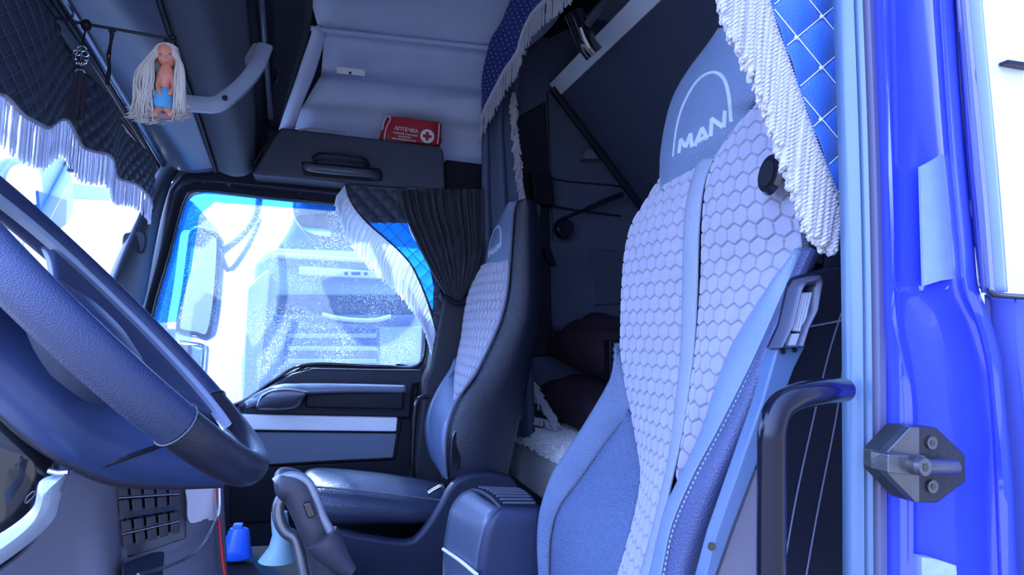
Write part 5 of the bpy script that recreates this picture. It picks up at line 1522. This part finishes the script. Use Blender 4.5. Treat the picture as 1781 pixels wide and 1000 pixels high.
# ---- first aid kit on the ledge
fk = thing('first_aid_kit', 'red first aid bag with white lettering and cross on the ledge over the door', 'first aid kit')
KY = 2.50
k0 = [(664, 244), (671, 207), (680, 202), (700, 203), (740, 209), (766, 213), (768, 230), (764, 253), (720, 249)]
mb = MB(); fr = PP(k0, Y=KY)
rows_ = []
cc = cat(fr, 60, closed=True); ce2 = sum(cc, Vector()) / 60
for yy, s_ in ((0.0, 0.0), (-0.006, 0.6), (-0.004, 0.93), (0.004, 0.995), (0.02, 1.0), (0.06, 0.99), (0.075, 0.9), (0.08, 0.0)):
    rows_.append([ce2 + (p - ce2) * max(s_, 1e-3) + Vector((0, yy, 0)) for p in cc])
mb.grid(rows_, closed=True); mb.build('bag', m_red, fk)
KF = KY - 0.008
mb = MB(); mb.tube(cat(PP([(668, 243), (672, 222), (679, 208), (676, 202), (669, 208), (665, 226)], Y=KF), 24), 0.0022, 6); mb.build('piping', m_white, fk)
mb = MB(); mb.tube(cat(PP([(764, 215), (763, 234), (761, 250)], Y=KF), 10), 0.0022, 6); mb.build('piping', m_white, fk)
mb = MB(); mb.disc(P(743, 237, Y=KF), (0, -1, 0), 0.0255, 0.002, 32); rd = mb.build('round_badge', m_white, fk)
mb = MB(); c = P(743, 237, Y=KF - 0.0025)
mb.box(c, (0.016, 0.001, 0.0055)); mb.box(c, (0.0055, 0.0012, 0.016)); mb.build('red_cross', m_red, rd, smooth=False)
def textobj(name, body, p0, p1, height, m, parent, bold=0.0):
    """flat lettering from p0 to p1 (baseline), turned into a mesh"""
    cu = bpy.data.curves.new(name, 'FONT'); cu.body = body; cu.size = 1.0; cu.extrude = 0.01; cu.offset = bold
    t = bpy.data.objects.new(name, cu); col.objects.link(t)
    bpy.context.view_layer.update()
    dg = bpy.context.evaluated_depsgraph_get()
    me = bpy.data.meshes.new_from_object(t.evaluated_get(dg))
    bpy.data.objects.remove(t)
    co = [v.co.copy() for v in me.vertices]
    x0 = min(c.x for c in co); x1 = max(c.x for c in co); hy = max(c.y for c in co)
    e1 = (p1 - p0) / (x1 - x0); e2 = Vector((-(p1 - p0).z, 0, (p1 - p0).x)).normalized() * height / hy
    mb = MB()
    mb.add([p0 + e1 * (c.x - x0) + e2 * c.y + Vector((0, -0.001 * c.z, 0)) for c in co], [tuple(p.vertices) for p in me.polygons])
    return mb.build(name, m, parent, smooth=False)
K2 = KY - 0.0085
textobj('lettering', 'АПТЕЧКА', P(686, 225, Y=K2), P(727, 231.5, Y=K2), 0.0135, m_white, fk, 0.02)
textobj('lettering', 'первой помощи', P(684, 231.5, Y=K2), P(726, 237.5, Y=K2), 0.0075, m_white, fk, 0.02)
textobj('lettering', 'комплект', P(693, 238, Y=K2), P(715, 241, Y=K2), 0.006, m_white, fk, 0.02)
textobj('lettering', 'автомобильная', P(682, 241.5, Y=K2), P(723, 247, Y=K2), 0.0075, m_white, fk, 0.02)
# small white card in the liner recess
mb = MB(); mb.prism(PP([(585, 116), (634, 121), (635, 132), (586, 127)], Y=2.535), (0, 0.004, 0))
cdn = thing('white_card', 'small white card tucked in the roof liner recess', 'card'); mb.build('card', mat('card_white', (0.95, 0.95, 0.97), 0.6), cdn, smooth=False)
mb = MB(); mb.disc(P(609, 127, Y=2.534), (0, -1, 0), 0.005, 0.002, 12); mb.build('printed_dot', m_dark, cdn)
# thin hose/cord lying on the ledge left of the kit
mb = MB(); mb.tube(cat(PP([(520, 226), (545, 224), (575, 229), (600, 231)], Y=2.44), 20), 0.004, 6)
o = mb.build('coiled_cord', mat('cord_tan', (0.30, 0.28, 0.28), 0.6)); tag(o, 'thin pale cord lying on the ledge left of the red first aid kit', 'cord')

# ================================================================ hanging things under the overhead console
YR = 1.50
hr = thing('hanging_rod', 'thin dark rod under the overhead console holding the doll and tassel', 'rod')
mb = MB(); mb.tube(cat(PP([(66, 24), (110, 34), (150, 42), (220, 54), (300, 68)], Y=YR), 30), 0.0032, 8); mb.build('rod', m_dark, hr)
mb = MB(); mb.ball(P(150, 44, Y=YR), (0.010, 0.009, 0.012), 10, 6); mb.build('clamp', m_black, hr)
for px, py in ((68, 26), (301, 66)):
    mb = MB(); mb.ball(P(px, py, Y=YR), 0.007, 10, 6); mb.build('end_clip', m_black, hr)
# strap dangling
ls = thing('loose_strap', 'thin dark strap dangling between the tassel and the doll', 'strap')
mb = MB(); mb.tube(cat(PP([(195, 58), (193, 72), (189, 98), (190, 118), (186, 148)], Y=YR), 20), [0.0045 - 0.0016 * abs(math.sin(i * 0.4)) for i in range(20)], 8); mb.build('strap', m_black, ls)
mb = MB(); mb.tube(PP([(189, 54), (201, 54)], Y=YR), 0.003, 6); mb.build('crossbar', m_black, ls)
mb = MB(); mb.ball(P(189, 97, Y=YR - 0.004), (0.003, 0.002, 0.004), 8, 5); mb.build('rivet', mat('brass_rivet', (0.2, 0.12, 0.08), 0.4, 0.6), ls)

# tassel with a pierced silver charm
ta = thing('tassel_charm', 'black tassel with a pierced silver charm hanging before the quilted valance', 'ornament')
YT = 1.44
c = P(142, 100, Y=YT)
mb = MB(); mb.tube(cat([P(150, 44, Y=YR), P(147, 60, Y=YT + 0.02), P(143, 78, Y=YT), P(142, 90, Y=YT)], 12), 0.0018, 6); mb.build('cord', m_black, ta)
m_sil = mat('charm_silver', (0.75, 0.76, 0.78), 0.22, 1.0)
mb = MB()
for sx in (-1, 1):
    e0 = c + Vector((sx * 0.0068, -0.004, 0.006))
    mb.tube([e0 + Vector((math.cos(a) * 0.0062, 0, math.sin(a) * 0.0052)) for a in np.linspace(0, 2 * math.pi, 16, endpoint=False)], 0.0012, 6, closed=True)
    mb.ball(c + Vector((sx * 0.0085, -0.004, -0.006)), (0.0045, 0.003, 0.002), 8, 5)
for k in range(6):
    a = math.pi * k / 5
    mb.ball(c + Vector((math.cos(a) * 0.007, -0.002, 0.017 + math.sin(a) * 0.004)), 0.0019, 8, 5)
for k in range(7):
    a = math.pi * k / 6
    mb.ball(c + Vector((math.cos(a) * 0.0075, -0.002, -0.028 + math.sin(a) * 0.004)), 0.0018, 8, 5)
for k in range(4):
    mb.ball(c + Vector((-0.006 + k * 0.004, -0.005, -0.013)), (0.0016, 0.0018, 0.0035), 8, 5)
mb.tube([c + Vector((0, -0.004, 0.015)), c + Vector((0, -0.005, -0.006))], 0.0016, 6)
mb.tube([c + Vector((math.cos(a) * 0.0105, 0.002, math.sin(a) * 0.014)) for a in np.linspace(0, 2 * math.pi, 20, endpoint=False)], 0.0013, 6, closed=True)
o = mb.build('silver_charm', m_sil, ta); o['kind'] = 'stuff'
mb = MB(); mb.ball(c + Vector((0, 0.003, 0)), (0.010, 0.006, 0.015), 12, 8); mb.build('charm_core', m_black, ta)
mb = MB(); rn = random.Random(1)
top = P(139, 126, Y=YT); bot = P(130, 206, Y=YT)
for k in range(150):
    a = rn.uniform(0, 2 * math.pi); r_ = math.sqrt(rn.random())
    p0 = top + Vector((math.cos(a) * 0.006 * r_, math.sin(a) * 0.005 * r_, 0.002))
    p1_ = bot + Vector((math.cos(a) * 0.016 * r_, math.sin(a) * 0.010 * r_, rn.uniform(-.003, .004)))
    mb.tube([p0, p0.lerp(p1_, .4) + Vector((math.cos(a) * 0.003, 0, 0)), p1_], 0.0011, 4)
mb.build('tassel_threads', mat('black_thread', (0.012, 0.011, 0.022), 0.7), ta)

# ---- doll with long blond hair
dl = thing('doll', 'small doll with very long pale blond hair and light blue outfit hanging overhead', 'doll')
YD2 = 1.42
m_skin = mat('doll_skin', (0.72, 0.27, 0.16), 0.45, var=0.03)
m_hair = mat('blond_hair', (0.62, 0.56, 0.48), 0.55, sheen=0.3, var=0.12, vs=30)
m_out = mat('light_blue_cloth', (0.10, 0.36, 0.62), 0.7)
def dp_(px, py, dy=0.0): return P(px, py, Y=YD2 + dy)
# body: one continuous surface from the neck down, then arms and legs by skin modifier
bv = [dp_(290, 108), dp_(288, 124), dp_(287, 140), dp_(286, 156), dp_(284, 172), dp_(276, 192, -.01), dp_(268, 203, -.022), dp_(292, 192, -.012), dp_(300, 202, -.022), dp_(278, 132, -.004), dp_(274, 150, -.012), dp_(280, 164, -.022), dp_(299, 134, -.004), dp_(303, 152, -.012), dp_(294, 165, -.022)]
be = [(0, 1), (1, 2), (2, 3), (3, 4), (4, 5), (5, 6), (4, 7), (7, 8), (1, 9), (9, 10), (10, 11), (1, 12), (12, 13), (13, 14)]
br = [.0075, .011, .0125, .0125, .013, .0085, .006, .0085, .006, .0065, .005, .0042, .0065, .005, .0042]
me = bpy.data.meshes.new('body'); me.from_pydata([tuple(v) for v in bv], be, [])
bo_ = bpy.data.objects.new('body', me); col.objects.link(bo_); bo_.parent = dl
sk_ = bo_.modifiers.new('skin', 'SKIN')
for i, r_ in enumerate(br): me.skin_vertices[0].data[i].radius = (r_, r_)
me.skin_vertices[0].data[0].use_root = True
bo_.modifiers.new('sub', 'SUBSURF').render_levels = 2
me.materials.append(m_skin)
# head with face relief
hcn = dp_(290, 98)
mb = MB(); rows = []
tilt = Matrix.Rotation(R(-12), 3, 'Y') @ Matrix.Rotation(R(18), 3, 'X')
for i in range(21):
    th = math.pi * i / 20
    row = []
    for j in range(32):
        ph = 2 * math.pi * j / 32
        x = math.sin(th) * math.cos(ph); y = math.sin(th) * math.sin(ph); z = math.cos(th)
        sx_ = 0.019 * (1 - 0.22 * max(0, -z)); 
        q_ = Vector((x * sx_, y * 0.019, z * 0.024))
        if y < 0:
            q_.y -= 0.0045 * math.exp(-((q_.x) / 0.0028) ** 2 - ((q_.z + 0.003) / 0.004) ** 2)      # nose
            q_.y -= 0.0020 * math.exp(-((q_.x) / 0.005) ** 2 - ((q_.z + 0.0125) / 0.002) ** 2)        # lips
            q_.y -= 0.002 * math.exp(-((q_.x) / 0.006) ** 2 - ((q_.z + 0.020) / 0.004) ** 2)          # chin
            for s in (-1, 1): q_.y += 0.0026 * math.exp(-((q_.x - s * 0.0075) / 0.0038) ** 2 - ((q_.z - 0.003) / 0.003) ** 2)
        row.append(hcn + tilt @ q_)
    rows.append(row)
mb.grid(rows, closed=True); hd = mb.build('head', m_skin, dl)
for s in (-1, 1):
    mb = MB(); mb.ball(hcn + tilt @ Vector((s * 0.0075, -0.0155, 0.003)), (0.0032, 0.0018, 0.0020), 10, 6); mb.build('eye', mat('doll_eye', (0.16, 0.13, 0.22), 0.2), hd)
mb = MB(); mb.ball(hcn + tilt @ Vector((0, -0.0198, -0.0125)), (0.0042, 0.0012, 0.0010), 10, 5); mb.build('mouth', mat('doll_lip', (0.45, 0.10, 0.12), 0.4), hd)
# outfit: a romper over the hips
mb = MB(); rows = []
for px, py, w in ((287, 154, 9), (285, 160, 14), (284, 172, 16), (283, 182, 17), (286, 190, 16), (288, 193, 8)):
    c_ = dp_(px, py, -0.006); s = w / 1200 * 1.36
    rows.append([c_ + Vector((math.cos(2 * math.pi * k / 20) * s * (1 + 0.06 * math.sin(6 * k)), math.sin(2 * math.pi * k / 20) * s * 0.9, 0)) for k in range(20)])
mb.grid(rows, closed=True, caps=True); mb.build('romper', m_out, dl)
# hair: many strands, parted, framing the face
mb = MB(); rn = random.Random(21)
for k in range(950):
    a = rn.uniform(0, 2 * math.pi)
    r0_ = rn.random()
    root = hcn + Vector((math.cos(a) * 0.019 * r0_ ** .5, math.sin(a) * 0.016 * r0_ ** .5 + 0.002, 0.018 + 0.008 * (1 - r0_)))
    side = -1 if rn.random() < 0.56 else 1
    back = rn.random()
    dy = -0.022 + back * 0.055
    if side < 0:
        x1 = rn.uniform(232, 268); x2 = rn.uniform(226, 272)
    else:
        x1 = rn.uniform(303, 322); x2 = rn.uniform(298, 324)
    if dy > 0.010 and rn.random() < 0.6: x1 = rn.uniform(240, 318); x2 = rn.uniform(238, 315)
    ybot = rn.uniform(196, 214) - (abs(x2 - 272) / 48) ** 2 * 12
    p1_ = dp_(x1 * 0.45 + (268 if side < 0 else 308) * 0.55, 104, dy * 0.8)
    p2_ = dp_(x1, 140 + rn.uniform(-4, 4), dy)
    p3_ = dp_(x2 * .5 + x1 * .5, 172, dy)
    p4_ = dp_(x2, ybot, dy + rn.uniform(-.006, .006))
    p5_ = dp_(x2 + rn.uniform(-14, 16), ybot + rn.uniform(-4, 5), dy + rn.uniform(-.012, .012))
    pts_ = cat([root, p1_, p2_, p3_, p4_, p5_], 14)
    mb.tube(pts_, [0.0012] * 10 + [0.0010, 0.0009, 0.0007, 0.0004], 4)
mb.build('hair', m_hair, dl)
mb = MB(); mb.ball(hcn + Vector((0, 0.006, 0.006)), (0.0215, 0.0185, 0.0225), 16, 10); mb.build('hair_cap', m_hair, dl)
mb = MB(); mb.tube(PP([(289, 68), (289, 82)], Y=YR - 0.02), 0.0045, 8); mb.build('hanger', m_black, dl)
mb = MB(); mb.prism(cat([dp_(a, b, -0.022) for a, b in ((255, 190), (275, 196), (300, 199), (298, 206), (275, 205), (258, 201))], 20, closed=True), (0, 0.006, 0)); mb.build('shoe_wrap', mat('doll_shoes', (0.25, 0.14, 0.16), 0.6), dl)
# ================================================================ outside
m_asph = mat('yard_ground', (0.32, 0.26, 0.17), 0.9, bump=0.4, bs=8, vs=0.6)
mb = MB(); mb.box((0, 0, -1.52), (60, 60, 0.02)); o = mb.build('ground', m_asph, smooth=False); o['kind'] = 'structure'

# neighbouring truck, seen through the passenger window
nt_ = thing('parked_truck', 'pale blue and white truck cab parked alongside beyond the passenger window', 'truck')
YN = 4.3
m_nb = mat('pale_truck_paint', (0.42, 0.52, 0.68), 0.3, coat=0.6, var=0.03)
m_nw = mat('white_truck_paint', (0.85, 0.86, 0.88), 0.3, coat=0.5)
m_nd = mat('truck_dark_glass', (0.02, 0.035, 0.07), 0.08, coat=0.6)
m_nm = mat('truck_mid_blue', (0.10, 0.17, 0.33), 0.35)
def sl(name, L, y, th, m, **k):
    mb = MB(); mb.prism(PP(L, Y=y), (0, th, 0)); return mb.build(name, m, nt_, **k)
sl('cab_side', [(440, 455), (470, 430), (760, 440), (790, 470), (800, 1000), (420, 1000), (418, 640)], YN, 1.2, m_nb, bevel=0.05, seg=3)
sl('roof_panel', [(500, 400), (520, 352), (760, 350), (770, 450), (470, 448)], YN + 0.15, 1.0, m_nm, bevel=0.05, seg=3)
sl('roof_rail', [(480, 439), (700, 452), (700, 460), (480, 448)], YN - 0.08, 0.08, m_nw, bevel=0.01)
sl('marker_panel', [(520, 462), (690, 473), (690, 487), (520, 478)], YN - 0.06, 0.10, m_nw, bevel=0.01)
for px, w in ((602, 3), (619, 8), (636, 3)):
    mb = MB(); mb.prism(PP([(px - w, 473), (px + w, 473), (px + w, 478), (px - w, 478)], Y=YN - 0.065), (0, 0.02, 0)); mb.build('marker_lamp', m_nm, nt_, bevel=0.004)
sl('windscreen_band', [(480, 512), (716, 512), (722, 546), (480, 546)], YN - 0.03, 0.06, m_nd, bevel=0.01)
sl('lower_band', [(476, 548), (722, 548), (722, 562), (476, 562)], YN - 0.05, 0.06, m_nm, bevel=0.01)
mb = MB(); mb.tube(cat(PP([(560, 547), (600, 555), (650, 557), (680, 550)], Y=YN - 0.1), 20), 0.014, 8); mb.build('wiper_arm', m_nw, nt_)
sl('grille_panel', [(500, 572), (655, 572), (655, 660), (480, 700)], YN - 0.02, 0.05, m_nm, bevel=0.01)
for k in range(4):
    sl('grille_bar', [(500, 580 + k * 22), (655, 580 + k * 22), (655, 588 + k * 22), (500, 588 + k * 22)], YN - 0.04, 0.04, m_nb, bevel=0.005)
sl('body_corner', [(660, 566), (735, 566), (740, 800), (660, 800)], YN - 0.03, 0.05, m_nb, bevel=0.02)
sl('side_post', [(430, 500), (462, 470), (470, 470), (448, 700), (420, 700)], YN - 0.06, 0.1, m_nw, bevel=0.02)

# kerb mirror over the passenger door
km = thing('kerb_mirror', 'rounded dark kerb mirror hanging over the passenger window outside', 'mirror')
mb = MB(); rows = []
yk = 3.05
for i in range(14):
    t = i / 13
    w = math.sin(math.pi * (0.12 + 0.86 * t) / 1.0) ** 0.5
    c_ = P(578 - 6 * t, 358 + 66 * t, Y=yk); rr_ = 66 / 1200 * 3.0 * (math.cos(t * 1.35) ** 0.7)
    rows.append([c_ + Vector((math.cos(2 * math.pi * k / 32) * rr_, math.sin(2 * math.pi * k / 32) * rr_ * 0.6, 0)) for k in range(32)])
mb.grid(rows, closed=True, caps=True); mb.build('housing', mat('mirror_housing_blue', (0.12, 0.17, 0.32), 0.2, coat=0.5), km)
mb = MB(); mb.prism(cat(PP([(515, 378), (545, 372), (600, 374), (610, 392), (600, 410), (560, 410), (528, 398)], Y=yk - 0.13), 30, closed=True), (0, 0.03, 0)); mb.build('mirror_glass', mat('mirror_face', (0.8, 0.82, 0.85), 0.02, 1.0, var=0), km)
mb = MB(); mb.tube([P(585, 365, Y=yk), P(590, 345, Y=yk), P(596, 320, Y=2.9), P(598, 305, Y=2.70)], 0.02, 8); mb.build('bracket', m_dark, km)

# passenger main mirrors
mm = thing('door_mirror', 'tall door mirror outside the front edge of the passenger window', 'mirror')
ym = 3.0
mb = MB(); mb.prism(cat(PP([(330, 396), (345, 392), (375, 402), (386, 414), (384, 470), (378, 540), (366, 590), (340, 588), (306, 580), (302, 560), (312, 500), (322, 430)], Y=ym + 0.03), 60, closed=True), (0, 0.12, 0)); mb.build('housing', mat('door_mirror_blue', (0.05, 0.20, 0.52), 0.25, coat=0.6), mm, bevel=0.02, seg=3)
mg = PP([(334, 403), (350, 400), (374, 410), (380, 420), (378, 470), (372, 535), (361, 582), (340, 580), (312, 574), (310, 560), (320, 500), (329, 430)], Y=ym + 0.02)
mN = Vector((0.83, -0.55, 0.02)).normalized(); mO = P(345, 490, Y=ym - 0.06)
mgp = [planept(a, b, mO, mN) for a, b in [(334, 403), (350, 400), (374, 410), (380, 420), (378, 470), (372, 535), (361, 582), (340, 580), (312, 574), (310, 560), (320, 500), (329, 430)]]
mb = MB(); mb.prism(cat(mgp, 60, closed=True), -mN * 0.05); mb.build('main_glass', MATS['mirror_face'], mm, smooth=False)
mb = MB(); mb.tube(cat(mgp, 60, closed=True), 0.008, 8, closed=True); mb.build('glass_rim', m_dark, mm)
mb = MB(); mb.prism(PP([(304, 590), (345, 596), (360, 600), (352, 690), (318, 690), (300, 640)], Y=ym + 0.03), (0, 0.1, 0)); mb.build('wide_angle_housing', MATS['mirror_face'], mm, bevel=0.02, seg=3)
mb = MB(); mb.tube(cat([P(384, 440, Y=ym + .08), P(420, 410, Y=ym + .05), P(445, 375, Y=ym), P(452, 335, Y=2.9), P(452, 318, Y=2.70)], 16), 0.014, 8); mb.build('bracket', mat('pale_bracket', (0.55, 0.62, 0.72), 0.4), mm)
mb = MB(); mb.tube(cat(PP([(384, 445), (400, 470), (430, 430), (452, 380)], Y=ym + 0.1), 16), 0.012, 8); mb.build('bracket', MATS['pale_bracket'], mm)
# blue flank of another vehicle at the very left of the window
bf = thing('blue_truck', 'bright blue truck flank showing at the front edge of the passenger window', 'truck')
mb = MB(); mb.prism(PP([(330, 345), (362, 380), (330, 400), (318, 440), (305, 560), (300, 640), (215, 700), (200, 620), (280, 420), (300, 345)], Y=3.6), (0, 0.5, 0)); mb.prism([P(200, 620, Y=3.65), P(300, 640, Y=3.65), Vector((P(300, 640, Y=3.65).x, 3.65, -1.5)), Vector((P(200, 620, Y=3.65).x, 3.65, -1.5))], (0, .4, 0)); mb.build('flank', mat('sky_blue_paint', (0.02, 0.22, 0.62), 0.35, coat=0.5), bf, bevel=0.02)
mb = MB(); mb.prism(PP([(296, 500), (290, 640), (240, 690), (235, 640), (262, 500)], Y=3.58), (0, 0.05, 0)); mb.build('lower_flank', mat('slate_paint', (0.12, 0.18, 0.26), 0.5), bf, bevel=0.01)

# front mirror seen through the windscreen
fm = thing('front_mirror', 'pale blue wide mirror housing outside the windscreen at the left edge', 'mirror')
mb = MB(); mb.prism(cat(PP([(8, 282), (30, 272), (75, 266), (105, 268), (122, 290), (130, 330), (128, 370), (112, 398), (90, 404), (40, 380), (0, 400), (-20, 350)], X=-1.28), 60, closed=True), (-0.10, 0, 0)); mb.build('housing', mat('pale_mirror_blue', (0.42, 0.58, 0.74), 0.3, coat=0.5), fm, bevel=0.02, seg=3)
mb = MB(); mb.prism(cat(PP([(16, 296), (50, 284), (70, 300), (72, 350), (40, 356), (6, 360)], X=-1.272), 40, closed=True), (-0.01, 0, 0)); mb.build('mirror_glass', MATS['mirror_face'], fm)
mb = MB(); mb.prism(PP([(78, 310), (190, 326), (192, 350), (120, 346), (76, 340)], X=-1.30), (-0.04, 0, 0)); mb.build('arm', mat('pale_mirror_arm', (0.34, 0.52, 0.70), 0.3), fm, bevel=0.01)
mb = MB(); mb.prism(PP([(66, 330), (118, 346), (116, 392), (92, 404), (70, 380)], X=-1.265), (-0.02, 0, 0)); mb.build('lower_cap', mat('mirror_cap_blue', (0.14, 0.22, 0.42), 0.3), fm, bevel=0.01)
# ================================================================ settle every thing's empty at its base
bpy.context.view_layer.update()
for o in list(col.objects):
    if o.type == 'EMPTY' and o.parent is None and o.children:
        pts = []
        for c in o.children_recursive:
            if c.type == 'MESH':
                pts += [c.matrix_world @ Vector(q) for q in c.bound_box]
        lo = Vector([min(p[i] for p in pts) for i in range(3)]); hi = Vector([max(p[i] for p in pts) for i in range(3)])
        base = Vector(((lo.x + hi.x) / 2, (lo.y + hi.y) / 2, lo.z))
        d = base - o.location
        o.location = base
        for c in o.children: c.location -= d
sc.cycles.use_denoising = True
sc.cycles.max_bounces = 8
sc.cycles.diffuse_bounces = 4
sc.cycles.transparent_max_bounces = 12
